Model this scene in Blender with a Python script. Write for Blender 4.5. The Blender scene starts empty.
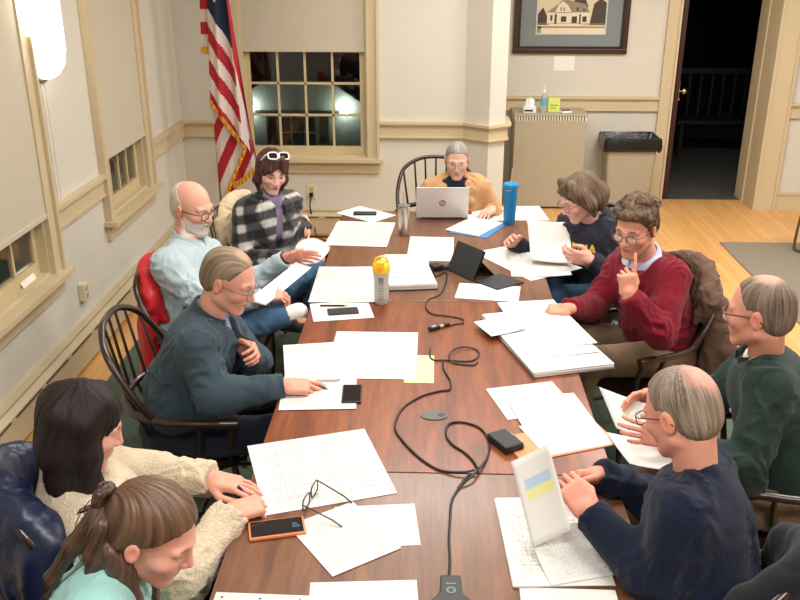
import bpy, bmesh, math, random
import numpy as np
from mathutils import Vector, Matrix, Euler
random.seed(7)
SC = bpy.context.scene
COL = SC.collection
V = Vector
PI = math.pi

# ------------------------------------------------------------ camera
CAM_H, CAM_F = 2.33, 877.0
PITCH, YAW = math.radians(21.7), math.radians(2.0)
_fw = np.array([-math.sin(YAW)*math.cos(PITCH), math.cos(YAW)*math.cos(PITCH), -math.sin(PITCH)])
_rt = np.array([math.cos(YAW), math.sin(YAW), 0.0])
_up = np.cross(_rt, _fw)

def at(px, py, h):
    """point of the room that a measured photo point stands on, at height h"""
    r = _fw + _rt*(px-400)/CAM_F - _up*(py-300)/CAM_F
    t = (h-CAM_H)/r[2]
    return Vector((r[0]*t, r[1]*t, h))

cd = bpy.data.cameras.new('camera')
cam = bpy.data.objects.new('camera', cd)
COL.objects.link(cam)
cam.location = (0, 0, CAM_H)
cam.rotation_euler = (PI/2-PITCH, 0, YAW)
cd.sensor_width = 36
cd.lens = 36*CAM_F/800
cd.clip_start = .05
SC.camera = cam

# ------------------------------------------------------------ colours and materials
def lin(c):
    return tuple((v/255/12.92 if v/255 <= .04045 else ((v/255+.055)/1.055)**2.4) for v in c)

MATS = {}
def mat(name, rgb=(200,200,200), rough=.6, metal=0, bump=0, bscale=40, var=0, vscale=8, trans=0, emit=None, estr=0,
        coat=0, attr=False, sss=0, spec=.5, sheen=0, stretch=(1,1,1), alpha=1):
    if name in MATS: return MATS[name]
    m = bpy.data.materials.new(name); m.use_nodes = True
    nt = m.node_tree; b = nt.nodes['Principled BSDF']
    c = lin(rgb)
    b.inputs['Base Color'].default_value = (*c, 1)
    b.inputs['Roughness'].default_value = rough
    b.inputs['Metallic'].default_value = metal
    b.inputs['Transmission Weight'].default_value = trans
    b.inputs['Coat Weight'].default_value = coat
    b.inputs['Specular IOR Level'].default_value = spec
    b.inputs['Sheen Weight'].default_value = sheen
    b.inputs['Alpha'].default_value = alpha
    if sss:
        b.inputs['Subsurface Weight'].default_value = sss
        b.inputs['Subsurface Radius'].default_value = (.012, .005, .003)
        b.inputs['Subsurface Scale'].default_value = 1
    if emit:
        b.inputs['Emission Color'].default_value = (*lin(emit), 1)
        b.inputs['Emission Strength'].default_value = estr
    tc = nt.nodes.new('ShaderNodeTexCoord')
    mp = nt.nodes.new('ShaderNodeMapping'); mp.inputs['Scale'].default_value = stretch
    nt.links.new(tc.outputs['Object'], mp.inputs['Vector'])
    if attr:
        a = nt.nodes.new('ShaderNodeAttribute'); a.attribute_name = 'Col'
        src = a.outputs['Color']
        nt.links.new(src, b.inputs['Base Color'])
    if var:
        n = nt.nodes.new('ShaderNodeTexNoise'); n.inputs['Scale'].default_value = vscale; n.inputs['Detail'].default_value = 5
        nt.links.new(mp.outputs[0], n.inputs['Vector'])
        r = nt.nodes.new('ShaderNodeMapRange')
        r.inputs[1].default_value = .3; r.inputs[2].default_value = .7
        r.inputs[3].default_value = 1-var; r.inputs[4].default_value = 1+var
        nt.links.new(n.outputs['Fac'], r.inputs[0])
        vm = nt.nodes.new('ShaderNodeVectorMath'); vm.operation = 'SCALE'
        if attr: nt.links.new(src, vm.inputs[0])
        else: vm.inputs[0].default_value = c
        nt.links.new(r.outputs[0], vm.inputs['Scale'])
        nt.links.new(vm.outputs[0], b.inputs['Base Color'])
    if bump:
        n = nt.nodes.new('ShaderNodeTexNoise'); n.inputs['Scale'].default_value = bscale; n.inputs['Detail'].default_value = 4
        nt.links.new(mp.outputs[0], n.inputs['Vector'])
        bp = nt.nodes.new('ShaderNodeBump'); bp.inputs['Strength'].default_value = bump; bp.inputs['Distance'].default_value = .01
        nt.links.new(n.outputs['Fac'], bp.inputs['Height'])
        nt.links.new(bp.outputs[0], b.inputs['Normal'])
    MATS[name] = m
    return m

def wood(name, c1, c2, rough=.35, scale=(14, 1.2, 14), coat=.2, bands=None):
    """long-grained veneer: two noises stretched along Y, object space"""
    m = bpy.data.materials.new(name); m.use_nodes = True; nt = m.node_tree; N = nt.nodes; L = nt.links
    b = N['Principled BSDF']; b.inputs['Roughness'].default_value = rough; b.inputs['Coat Weight'].default_value = coat
    b.inputs['Coat Roughness'].default_value = .2
    tc = N.new('ShaderNodeTexCoord'); mp = N.new('ShaderNodeMapping'); mp.inputs['Scale'].default_value = scale
    L.new(tc.outputs['Object'], mp.inputs['Vector'])
    n = N.new('ShaderNodeTexNoise'); n.inputs['Scale'].default_value = 1.6; n.inputs['Detail'].default_value = 8; n.inputs['Distortion'].default_value = .6
    L.new(mp.outputs[0], n.inputs['Vector'])
    n2 = N.new('ShaderNodeTexNoise'); n2.inputs['Scale'].default_value = 9; n2.inputs['Detail'].default_value = 6
    L.new(mp.outputs[0], n2.inputs['Vector'])
    ad = N.new('ShaderNodeMath'); ad.operation = 'MULTIPLY_ADD'; ad.inputs[1].default_value = .45
    L.new(n2.outputs['Fac'], ad.inputs[0]); L.new(n.outputs['Fac'], ad.inputs[2])
    r = N.new('ShaderNodeValToRGB')
    r.color_ramp.elements[0].position = .5; r.color_ramp.elements[0].color = (*lin(c1), 1)
    r.color_ramp.elements[1].position = .95; r.color_ramp.elements[1].color = (*lin(c2), 1)
    L.new(ad.outputs[0], r.inputs[0])
    L.new(r.outputs[0], b.inputs['Base Color'])
    MATS[name] = m
    return m

# ------------------------------------------------------------ object helpers
def tag(o, label=None, cat=None, group=None, kind=None):
    if label: o['label'] = label
    if cat: o['category'] = cat
    if group: o['group'] = group
    if kind: o['kind'] = kind
    return o

def empty(name, loc, rz=0, label=None, cat=None, group=None):
    o = bpy.data.objects.new(name, None); COL.objects.link(o)
    o.location = loc; o.rotation_euler = (0, 0, rz); o.empty_display_size = .05
    return tag(o, label, cat, group)

def link(name, me, m, parent=None, smooth=False):
    o = bpy.data.objects.new(name, me); COL.objects.link(o)
    if m is not None:
        for q in (m if isinstance(m, (list, tuple)) else [m]): me.materials.append(q)
    if parent: o.parent = parent
    if smooth:
        me.polygons.foreach_set('use_smooth', [True]*len(me.polygons))
    return o

class MB:
    """collects shapes of ONE part"""
    def __init__(s): s.v = []; s.f = []; s.mi = []
    def add(s, vs, fs, M=None, mi=0):
        k = len(s.v)
        s.v += [tuple(M @ V(p)) if M else tuple(p) for p in vs]
        s.f += [tuple(i+k for i in f) for f in fs]; s.mi += [mi]*len(fs)
        return s
    def box(s, lo, hi, M=None, mi=0):
        x0, y0, z0 = lo; x1, y1, z1 = hi
        return s.add([(x0,y0,z0),(x1,y0,z0),(x1,y1,z0),(x0,y1,z0),(x0,y0,z1),(x1,y0,z1),(x1,y1,z1),(x0,y1,z1)],
              [(0,3,2,1),(4,5,6,7),(0,1,5,4),(1,2,6,5),(2,3,7,6),(3,0,4,7)], M, mi)
    def prism(s, pts, z0, z1, M=None, mi=0):
        n = len(pts)
        return s.add([(x, y, z0) for x, y in pts]+[(x, y, z1) for x, y in pts],
              [tuple(range(n))[::-1], tuple(range(n, 2*n))]+[(i, (i+1) % n, n+(i+1) % n, n+i) for i in range(n)], M, mi)
    def lathe(s, prof, n=24, M=None, mi=0, cap=True):
        vs = []; fs = []
        for r, z in prof:
            for i in range(n):
                a = 2*PI*i/n; vs.append((r*math.cos(a), r*math.sin(a), z))
        for j in range(len(prof)-1):
            for i in range(n):
                fs.append((j*n+i, j*n+(i+1) % n, (j+1)*n+(i+1) % n, (j+1)*n+i))
        if cap:
            fs.append(tuple(range(n))[::-1]); fs.append(tuple(range((len(prof)-1)*n, len(prof)*n)))
        return s.add(vs, fs, M, mi)
    def tube(s, pts, r, n=8, M=None, mi=0, closed=False, flat=1.0):
        pts = [V(p) for p in pts]; m = len(pts)
        rr = r if isinstance(r, (list, tuple)) else [r]*m
        vs = []; fs = []; prev = None
        for i, p in enumerate(pts):
            if closed: t = pts[(i+1) % m]-pts[i-1]
            else: t = pts[min(i+1, m-1)]-pts[max(i-1, 0)]
            t.normalize()
            if prev is None:
                a = V((0, 0, 1)) if abs(t.z) < .9 else V((1, 0, 0))
                u = t.cross(a).normalized()
            else:
                u = (prev-t*prev.dot(t))
                u = u.normalized() if u.length > 1e-6 else t.orthogonal().normalized()
            w = t.cross(u); prev = u
            for k in range(n):
                a = 2*PI*k/n
                vs.append(p+(u*math.cos(a)+w*math.sin(a)*flat)*rr[i])
        mm = m if closed else m-1
        for i in range(mm):
            for k in range(n):
                i2 = (i+1) % m
                fs.append((i*n+k, i*n+(k+1) % n, i2*n+(k+1) % n, i2*n+k))
        if not closed:
            fs.append(tuple(range(n))[::-1]); fs.append(tuple(range((m-1)*n, m*n)))
        return s.add(vs, fs, M, mi)
    def build(s, name, m, parent=None, smooth=False, bevel=0, loc=None, seg=2):
        me = bpy.data.meshes.new(name); me.from_pydata(s.v, [], s.f); me.update()
        bm = bmesh.new(); bm.from_mesh(me)
        bmesh.ops.recalc_face_normals(bm, faces=bm.faces)
        if bevel:
            bmesh.ops.bevel(bm, geom=[e for e in bm.edges if e.is_manifold and e.calc_face_angle(0) > .5], offset=bevel, segments=seg, affect='EDGES', profile=.6)
        elif s.mi and max(s.mi) > 0:
            pass
        bm.to_mesh(me); bm.free()
        if not bevel: me.polygons.foreach_set('material_index', s.mi)
        o = link(name, me, m, parent)
        if loc is not None: o.location = loc
        if smooth:
            me.polygons.foreach_set('use_smooth', [True]*len(me.polygons))
            try: me.set_sharp_from_angle(angle=math.radians(40))
            except Exception: pass
        return o

def crv(pts, n=8, closed=False):
    """Catmull-Rom through points"""
    P = [V(p) for p in pts]; out = []
    m = len(P)
    rng = range(m if closed else m-1)
    for i in rng:
        g = (lambda k: P[k % m]) if closed else (lambda k: P[max(0, min(m-1, k))])
        p0, p1, p2, p3 = g(i-1), g(i), g(i+1), g(i+2)
        for j in range(n):
            t = j/n
            out.append(.5*((2*p1)+(p2-p0)*t+(2*p0-5*p1+4*p2-p3)*t*t+(3*p1-p0-3*p2+p3)*t**3))
    if not closed: out.append(P[-1])
    return out

def TR(loc, rz=0, rx=0, ry=0):
    return Matrix.Translation(loc) @ Euler((rx, ry, rz)).to_matrix().to_4x4()

def text_mesh(txt, size, depth=.0008, bold=0):
    c = bpy.data.curves.new('txt', 'FONT'); c.body = txt; c.size = size; c.extrude = depth; c.offset = bold
    c.align_x = 'CENTER'; c.align_y = 'CENTER'; c.resolution_u = 3
    o = bpy.data.objects.new('txt', c); COL.objects.link(o)
    dg = bpy.context.evaluated_depsgraph_get()
    me = bpy.data.meshes.new_from_object(o.evaluated_get(dg))
    bpy.data.objects.remove(o)
    return me

# palette
WALL = mat('wall_paint', (203,197,184), .85, bump=.08, bscale=60, var=.015, vscale=3)
TRIM = mat('cream_trim_paint', (197,179,146), .5, var=.02, vscale=5)
DKGLASS = None
BLACK = mat('black_plastic', (18,18,20), .35)
DARKM = mat('dark_metal', (40,38,38), .4, .8)
CHROME = mat('chrome', (210,210,215), .15, 1)
WHITEP = mat('white_plastic', (232,230,225), .4)
WINDSOR = mat('dark_windsor_wood', (42,24,18), .32, coat=.3, var=.15, vscale=14)
SHADE = mat('roller_shade_fabric', (190,180,160), .9, bump=.1, bscale=300, var=.01)
# ============================================================ ROOM
XL, YB, YD, XR = -2.1, 7.35, 8.7, 5.2     # left wall, window wall, door wall, right side
ZC = 3.1
def struct(name, mb, m, **k):
    o = mb.build(name, m, **k); o['kind'] = 'structure'; return o

# floor (oak strips), carpets
def oak_floor():
    m = bpy.data.materials.new('oak_strip_floor'); m.use_nodes = True; nt = m.node_tree; N = nt.nodes; L = nt.links
    b = N['Principled BSDF']; b.inputs['Roughness'].default_value = .38
    tc = N.new('ShaderNodeTexCoord'); mp = N.new('ShaderNodeMapping'); mp.inputs['Rotation'].default_value = (0, 0, PI/2)
    L.new(tc.outputs['Object'], mp.inputs['Vector'])
    br = N.new('ShaderNodeTexBrick'); br.inputs['Scale'].default_value = 1; br.inputs['Brick Width'].default_value = .9; br.inputs['Row Height'].default_value = .06
    br.inputs['Mortar Size'].default_value = .0012; br.inputs['Color1'].default_value = (*lin((220,170,108)), 1); br.inputs['Color2'].default_value = (*lin((208,154,92)), 1)
    br.inputs['Mortar'].default_value = (*lin((170,115,60)), 1)
    L.new(mp.outputs[0], br.inputs['Vector'])
    n = N.new('ShaderNodeTexNoise'); n.inputs['Scale'].default_value = 3; n.inputs['Detail'].default_value = 6
    mp2 = N.new('ShaderNodeMapping'); mp2.inputs['Scale'].default_value = (12, 1, 1); L.new(tc.outputs['Object'], mp2.inputs['Vector']); L.new(mp2.outputs[0], n.inputs['Vector'])
    mx = N.new('ShaderNodeMix'); mx.data_type = 'RGBA'; mx.blend_type = 'MULTIPLY'; mx.inputs[0].default_value = .35
    L.new(br.outputs['Color'], mx.inputs[6]); L.new(n.outputs['Color'], mx.inputs[7])
    hs = N.new('ShaderNodeHueSaturation'); hs.inputs['Saturation'].default_value = 1.0; hs.inputs['Value'].default_value = 1.15
    L.new(mx.outputs[2], hs.inputs['Color']); L.new(hs.outputs[0], b.inputs['Base Color'])
    return m
struct('floor', MB().box((XL-.3, -1.5, -.1), (XR, YD, 0)), oak_floor())
CARPET = mat('green_carpet', (92,106,94), 1, bump=.6, bscale=350, var=.12, vscale=60, spec=.1)
GREYC = mat('grey_carpet', (132,124,108), 1, bump=.4, bscale=300, var=.06, vscale=60, spec=.1)
tag(MB().box((-1.86, -1.2, 0), (1.66, 6.6, .012)).build('carpet', CARPET), 'large grey-green carpet spread under the table and chairs', 'carpet')
tag(MB().box((2.49, 3.0, 0), (5.0, 7.27, .01)).build('carpet', GREYC), 'plain grey-brown carpet on the oak floor towards the doorway', 'carpet')

# walls
WX0, WX1 = 5.4, 6.40      # far left-wall window casing extents in Y
NX0, NX1 = 3.35, 4.62     # near left-wall window casing extents
WZ = .64                  # sill height
def wall_with_holes(name, axis, fixed, a0, a1, z0, z1, holes, th, m):
    """wall slab in a plane with rectangular openings; holes (a0,a1,z0,z1)"""
    mb = MB()
    def bx(p0, p1, q0, q1):
        if p1-p0 < 1e-4 or q1-q0 < 1e-4: return
        if axis == 'x': mb.box((min(fixed, fixed+th), p0, q0), (max(fixed, fixed+th), p1, q1))
        else: mb.box((p0, min(fixed, fixed+th), q0), (p1, max(fixed, fixed+th), q1))
    cur = a0
    for (h0, h1, hz0, hz1) in sorted(holes):
        bx(cur, h0, z0, z1); bx(h0, h1, z0, hz0); bx(h0, h1, hz1, z1); cur = h1
    bx(cur, a1, z0, z1)
    return struct(name, mb, m)
G = .07
wall_with_holes('wall_left', 'x', XL, -1.5, YB+.2, 0, ZC, [(NX0+.1, NX1-.1, .655, 2.35), (WX0+.1, WX1-.1, .695, 2.35)], -.2, WALL)
BX0, BX1 = -1.66, -.43
wall_with_holes('wall_back', 'y', YB, XL-.2, .34, 0, ZC, [(BX0+.1, BX1-.1, .695, 2.35)], .2, WALL)
# projecting pilaster of the window wall, then the deeper wall behind
struct('wall_pilaster', MB().prism([(.28, YB), (.475, 7.2), (.615, 7.3), (.615, YD), (.28, YD)], 0, ZC), WALL)
DX0, DX1 = 2.33, 3.12     # doorway
mb = MB().box((.5, YD, 0), (DX0, YD+.2, ZC)).box((DX0, YD, 2.15), (DX1+.05, YD+.2, ZC))
struct('wall_door', mb, WALL)
struct('wall_beside_door', MB().box((DX1+.02, 8.36, 0), (XR, 8.85, ZC)), WALL)
struct('wall_right', MB().box((XR, -1.5, 0), (XR+.15, 9, ZC)), WALL)
struct('wall_front', MB().box((XL-.2, -1.65, 0), (XR+.15, -1.5, ZC)), WALL)
CEIL = mat('ceiling_white', (225,222,214), .9)
struct('ceiling', MB().box((XL-.2, -1.65, ZC), (XR+.15, 9, ZC+.1)), CEIL)

# chair rails: flat board with a small cap and a lower bead
def rail(name, pts, n2, z=1.0):
    """pts: polyline of the wall face (x,y); n2: inward offsets computed per segment"""
    mb = MB()
    def off(d):
        P = [V((*p, 0)) for p in pts]; out = []
        for i, p in enumerate(P):
            ns = []
            if i > 0: t = (P[i]-P[i-1]).normalized(); ns.append(V((t.y, -t.x, 0)))
            if i < len(P)-1: t = (P[i+1]-P[i]).normalized(); ns.append(V((t.y, -t.x, 0)))
            n = sum(ns, V()).normalized(); c = n.dot(ns[0])
            out.append(p+n*d/max(c, .4))
        return out
    for d, z0, z1 in ((.022, z-.115, z-.012), (.05, z-.012, z+.012), (.032, z-.03, z-.012), (.03, z-.128, z-.112)):
        A = off(0); B = off(d)
        for i in range(len(pts)-1):
            q = [A[i], A[i+1], B[i+1], B[i]]
            vs = [(p.x, p.y, z0) for p in q]+[(p.x, p.y, z1) for p in q]
            mb.add(vs, [(0,1,2,3),(4,7,6,5),(0,4,5,1),(1,5,6,2),(2,6,7,3),(3,7,4,0)])
    return struct(name, mb, TRIM)
rail('trim_1', [(XL, NX1), (XL, WX0)], 1)
rail('trim_2', [(XL, WX1), (XL, YB), (BX0, YB)], 1)
rail('trim_3', [(BX1, YB), (.28, YB), (.475, 7.2), (.615, 7.3), (.615, 7.6)], 1)
rail('trim_4', [(.615, YD), (DX0-.11, YD)], 1, 1.01)
rail('trim_5', [(DX1+.21, 8.36), (XR, 8.36)], 1, 1.01)
# wall moulding lines of the left wall (panel beads above the rail)
struct('trim_6', MB().box((XL, NX1+.12, 1.01), (XL+.005, NX1+.135, ZC)).box((XL, NX1+.165, 1.01), (XL+.004, NX1+.18, ZC)), WALL)

# door casings, jambs, baseboard
mb = MB().box((DX0-.11, YD-.03, 0), (DX0, YD, 2.2)).box((DX0-.02, YD-.045, 0), (DX0+.002, YD-.001, 2.2)).box((DX0-.127, YD-.045, 0), (DX0-.105, YD-.001, 2.2))
mb.box((DX0-.112, YD-.032, 2.15), (DX1+.05, YD-.0005, 2.28))
struct('trim_7', mb, TRIM)
mb = MB().box((DX1, 8.36, 0), (DX1+.02, 8.87, 2.15)).box((DX1, 8.33, 0), (DX1+.2, 8.36, 2.2)).box((DX1-.002, 8.315, 0), (DX1+.025, 8.359, 2.201)).box((DX1+.185, 8.315, 0), (DX1+.21, 8.36, 2.2)).box((DX1+.012, 8.62, 0), (DX1-.012, 8.66, 2.15))
struct('trim_8', mb, TRIM)
struct('baseboard_right', MB().box((DX1+.21, 8.335, 0), (XR, 8.36, .15)).box((DX1+.21, 8.325, .15), (XR, 8.36, .17)), TRIM)
struct('baseboard_back', MB().box((.615, YD-.02, 0), (DX0-.11, YD, .15)), TRIM)

# dark room behind the doorway
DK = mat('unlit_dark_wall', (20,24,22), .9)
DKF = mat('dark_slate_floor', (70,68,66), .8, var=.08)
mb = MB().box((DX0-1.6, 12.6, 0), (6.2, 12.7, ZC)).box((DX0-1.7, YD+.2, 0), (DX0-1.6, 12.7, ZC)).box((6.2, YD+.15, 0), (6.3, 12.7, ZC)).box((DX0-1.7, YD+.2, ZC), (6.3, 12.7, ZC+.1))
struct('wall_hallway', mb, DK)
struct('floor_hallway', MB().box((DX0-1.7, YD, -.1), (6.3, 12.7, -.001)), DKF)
RED = mat('dark_red_door_paint', (52,14,14), .45)
d = MB().box((0, 0, 0.01), (.04, .8, 2.12)).box((.04, .1, .2), (.05, .7, .95)).box((.04, .1, 1.1), (.05, .7, 1.95)).build('door_1', RED, loc=(DX0+.03, YD+.03, 0)); d['kind'] = 'structure'; d.rotation_euler = (0, 0, math.radians(-6))
BRASS = mat('aged_brass', (190,160,110), .3, .9)
k = MB().lathe([(.008,0),(.008,.03),(.028,.04),(.032,.06),(.022,.075),(.004,.08)], 16, TR((.04, .06, 1.06), ry=PI/2)).build('door_knob', BRASS, d, smooth=True)
MB().box((.035, .0, .98), (.052, .09, 1.0)).box((.04, .02, .99), (.046, .09, 1.16)).build('latch_plate', BRASS, d)
# bench standing in the dark room
be = empty('slatted_bench', (3.55, 11.0, 0), 0, 'dark slatted bench standing in the unlit room beyond the doorway', 'bench')
DKW = mat('dark_bench_wood', (24,26,24), .5)
mb = MB().box((-.6, -.02, .95), (.6, .02, 1.02))
for i in range(9): mb.box((-.56+i*.135, -.012, .45), (-.53+i*.135, .012, .95))
mb.build('backrest', DKW, be)
MB().box((-.62, -.45, .42), (.62, .03, .46)).build('seat', DKW, be, bevel=.005)
for sx in (-.58, .54):
    for sy in (-.43, -.02): MB().box((sx, sy, 0), (sx+.04, sy+.04, .42)).build('leg', DKW, be)

# ---------------- windows
GL = mat('window_glass', (255,255,255), .02, trans=1, spec=.5)
GL.node_tree.nodes['Principled BSDF'].inputs['IOR'].default_value = 1.45
SASH = mat('sash_paint', (196,178,136), .5)
def window(name, M, w, z0, z1, sill_z, ncol, row_h, apron=.1, side=.1):
    """local frame: x along wall 0..w (casing to casing), y out of the room, z up"""
    c = side
    mb = MB()
    for x0 in (0, w-c):
        mb.box((x0, -.03, sill_z), (x0+c, 0, z1+.1), M)
        e = -.002 if x0 == 0 else x0+c-.020
        mb.box((e, -.048, sill_z+.001), (e+.022, -.001, z1+.101), M)
    mb.box((-.004, -.033, z1), (w+.004, -.0005, z1+.12), M)
    for x0 in (c+.0005, w-c-.0165): mb.box((x0, .0005, sill_z), (x0+.016, .12, z1), M)     # reveals
    mb.box((c+.001, -.0005, sill_z-.004), (w-c-.001, .119, sill_z+.015), M)
    wd = struct(name, mb, TRIM)
    s = MB().box((-.03, -.085, sill_z-.03), (w+.03, .02, sill_z), M).box((0, -.025, sill_z-.03-apron), (w, 0, sill_z-.03), M)
    s.box((.002, -.04, sill_z-.045), (w-.002, -.0005, sill_z-.0305), M)
    s.build('window_sill', TRIM, wd)
    x0, x1 = c+.016, w-c-.016
    f = .045
    sm = MB()
    sm.box((x0, .05, sill_z+.015), (x0+f, .085, z1), M).box((x1-f, .05, sill_z+.015), (x1, .085, z1), M)
    sm.box((x0+.001, .049, sill_z+.016), (x1-.001, .086, sill_z+.015+.07), M).box((x0+.001, .049, z1-.05), (x1-.001, .086, z1-.001), M)
    gx0, gx1, gz0 = x0+f, x1-f, sill_z+.085
    for i in range(1, ncol):
        xx = gx0+(gx1-gx0)*i/ncol; sm.box((xx-.009, .052, gz0), (xx+.009, .08, z1), M)
    z = gz0+row_h
    while z < z1-.1:
        sm.box((gx0, .052, z-.009), (gx1, .08, z+.009), M); z += row_h
    sm.build('window_sash', SASH, wd)
    MB().box((gx0-.005, .064, gz0-.005), (gx1+.005, .068, z1-.04), M).build('window_pane', GL, wd)
    return wd
def shade(M, x0, x1, z0, z1, label, y=.02):
    o = empty('roller_shade', M @ V(((x0+x1)/2, y, z0)), 0, label, 'window shade', 'cream roller shades')
    T = Matrix.Translation(-o.location) @ M
    MB().box((x0, y, z0+.02), (x1, y+.003, z1), T).build('shade_cloth', SHADE, o)
    MB().box((x0, y-.006, z0), (x1, y+.008, z0+.028), T).build('hem_bar', SHADE, o, bevel=.003)
    MB().lathe([(.02, 0), (.02, x1-x0)], 14, T @ TR((x0, y+.02, z1), ry=PI/2)).build('roller', WHITEP, o, smooth=True)
    return o
ML = Matrix.Translation((XL, 0, 0)) @ Matrix(((0,-1,0,0),(1,0,0,0),(0,0,1,0),(0,0,0,1)))   # local x -> +Y, y -> -X
def Mleft(y0): return Matrix.Translation((XL, y0, 0)) @ Matrix(((0,-1,0,0),(1,0,0,0),(0,0,1,0),(0,0,0,1)))
def Mback(x0): return Matrix.Translation((x0, YB, 0))
window('window_1', Mleft(NX0), NX1-NX0, 0, 2.35, .66, 4, .262)
window('window_2', Mleft(WX0), WX1-WX0, 0, 2.35, .70, 4, .262)
window('window_3', Mback(BX0), BX1-BX0, 0, 2.35, .70, 4, .262, apron=.1)
shade(Mleft(NX0), .1, NX1-NX0-.1, .98, 2.33, 'cream roller shade on the nearest left-wall window beside the lamp', -.02)
shade(Mleft(WX0), .1, WX1-WX0-.1, 1.08, 2.33, 'cream roller shade on the left-wall window between wall lamp and corner', -.02)
shade(Mback(BX0), .1, BX1-BX0-.1, 1.565, 2.33, 'cream roller shade above the back window beside the flag', .012)
# handwritten note taped to the nearest sash
nt_ = MB().box((0, 0, 0), (.16, .002, .1)).build('paper_note', mat('note_paper', (228,224,210), .8, var=.12, vscale=40), loc=(XL-.03, 4.25, .665)); nt_.rotation_euler = (math.radians(-25), 0, PI/2)
tag(nt_, 'small handwritten note lying on the sill of the nearest left window', 'note')

# ---------------- outside at night, seen through the panes: pale gabled house front with two wall lamps
NG = struct('ground_outside', MB().box((-30, 7.6, -1.7), (30, 60, -1.6)).box((-30, -10, -1.7), (-2.4, 7.6, -1.6)), mat('night_lawn', (30,36,28), 1))
hs = empty('house_front', (-2.42, 16, -.86), 0, 'pale gabled house front with two lit wall lamps outside the back window', 'house')
HW = mat('pale_clapboard', (150,156,146), .8, var=.05)
FX = Matrix(((1,0,0,0),(0,0,1,0),(0,1,0,0),(0,0,0,1)))
MB().prism([(-1.6, -.75), (1.6, -.75), (1.6, .35), (.62, 1.0), (-.62, 1.0), (-1.6, .35)], 0, .2, FX).build('wall', HW, hs)
DB = mat('dark_beam', (50,52,50), .7)
MB().box((-.78, -.1, .46), (.78, 0, .50)).build('porch_beam', DB, hs)
for sx in (-.55, .55): MB().box((sx-.02, -.08, -.7), (sx+.02, 0, .47)).build('porch_post', DB, hs)
wf = MB().box((-.38, -.05, -.2), (.38, -.01, .44)).build('window_surround', mat('pale_surround', (170,168,150), .7), hs)
MB().box((-.32, -.055, -.15), (.32, -.048, .38)).build('pane', mat('dark_pane', (14,20,22), .1), wf)
for x in (-.12, .12): MB().box((x-.012, -.065, -.15), (x+.012, -.054, .38)).build('muntin', MATS['pale_surround'], wf)
MB().box((-.32, -.064, .1), (.32, -.054, .12)).build('muntin', MATS['pale_surround'], wf)
for sx in (-.865, .865):
    MB().lathe([(.01,0),(.07,.02),(.09,.08),(.09,.16),(.05,.21),(.01,.22)], 16, TR((sx, -.14, .44))).build('wall_lamp', mat('lamp_glow', (255,255,250), .5, emit=(236,255,244), estr=22), hs, smooth=True)

# ---------------- baseboard heaters
HEAT = mat('cream_heater_enamel', (184,168,138), .45, var=.03)
SLOT = mat('heater_slot_shadow', (60,48,36), .8)
def heater(M, L, label, T0):
    o = empty('baseboard_heater', T0, 0, label, 'heater', 'cream baseboard heaters')
    Mi = Matrix.Translation(-V(T0)) @ M
    prof = [(0, .02), (0, .24), (.035, .24), (.075, .205), (.075, .18), (.07, .17), (.07, .04), (.06, .02)]
    n = len(prof)
    MB().add([(0, y, z) for y, z in prof]+[(L, y, z) for y, z in prof], [tuple(range(n))[::-1], tuple(range(n, 2*n))]+[(i, (i+1) % n, n+(i+1) % n, n+i) for i in range(n)], Mi).build('casing', HEAT, o)
    mb = MB(); x = .02
    while x < L-.3:
        mb.box((x, .062, .188), (x+.3, .078, .197), Mi); x += .36
    mb.build('grille_slots', SLOT, o)
    MB().box((0, 0, .235), (L, .05, .25), Mi).build('top_lip', HEAT, o)
    return o
heater(Matrix.Translation((XL, 0, 0)) @ Matrix(((0,1,0,0),(1,0,0,1.2),(0,0,1,0),(0,0,0,1))), 5.9, 'long cream baseboard heater along the left wall under the windows', (XL, 1.2, 0))
heater(Matrix.Translation((XL+.1, YB, 0)) @ Matrix(((1,0,0,0),(0,-1,0,0),(0,0,1,0),(0,0,0,1))), 2.3, 'cream baseboard heater under the back window behind the flag', (XL+.1, YB, 0))

# ---------------- wall sconce between the left windows
GLOW = mat('lit_frosted_glass', (255,255,255), .4, emit=(255,250,240), estr=5)
sc = empty('wall_sconce', (XL, 4.76, 1.86), 0, 'glowing white glass wall lamp between the two left windows', 'wall lamp')
PEW = mat('pewter', (120,116,108), .35, .7)
def plate(y0, z0, z1, w):
    pts = [(y0+w*math.cos(a), z0+w*1.6+w*1.6*math.sin(a)) for a in np.linspace(-PI, 0, 20)]+[(y0+w, z1), (y0-w, z1)]
    return MB().prism(pts, .001, .018, Matrix(((0,0,1,0),(1,0,0,0),(0,1,0,0),(0,0,0,1))))
plate(0, -.19, .5, .125).build('backplate', PEW, sc)
def half_glass(y0, z0, z1, r):
    prof = [(.02, z0), (r*.55, z0+.02), (r*.85, z0+.07), (r, z0+.15), (r, z1)]
    return MB().lathe(prof, 24, TR((.01+r*.2, y0, 0)))
half_glass(.0, -.17, .25, .115).build('glass_shade', GLOW, sc, smooth=True)
half_glass(-.13, .06, .62, .105).build('glass_shade', GLOW, sc, smooth=True)

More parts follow.
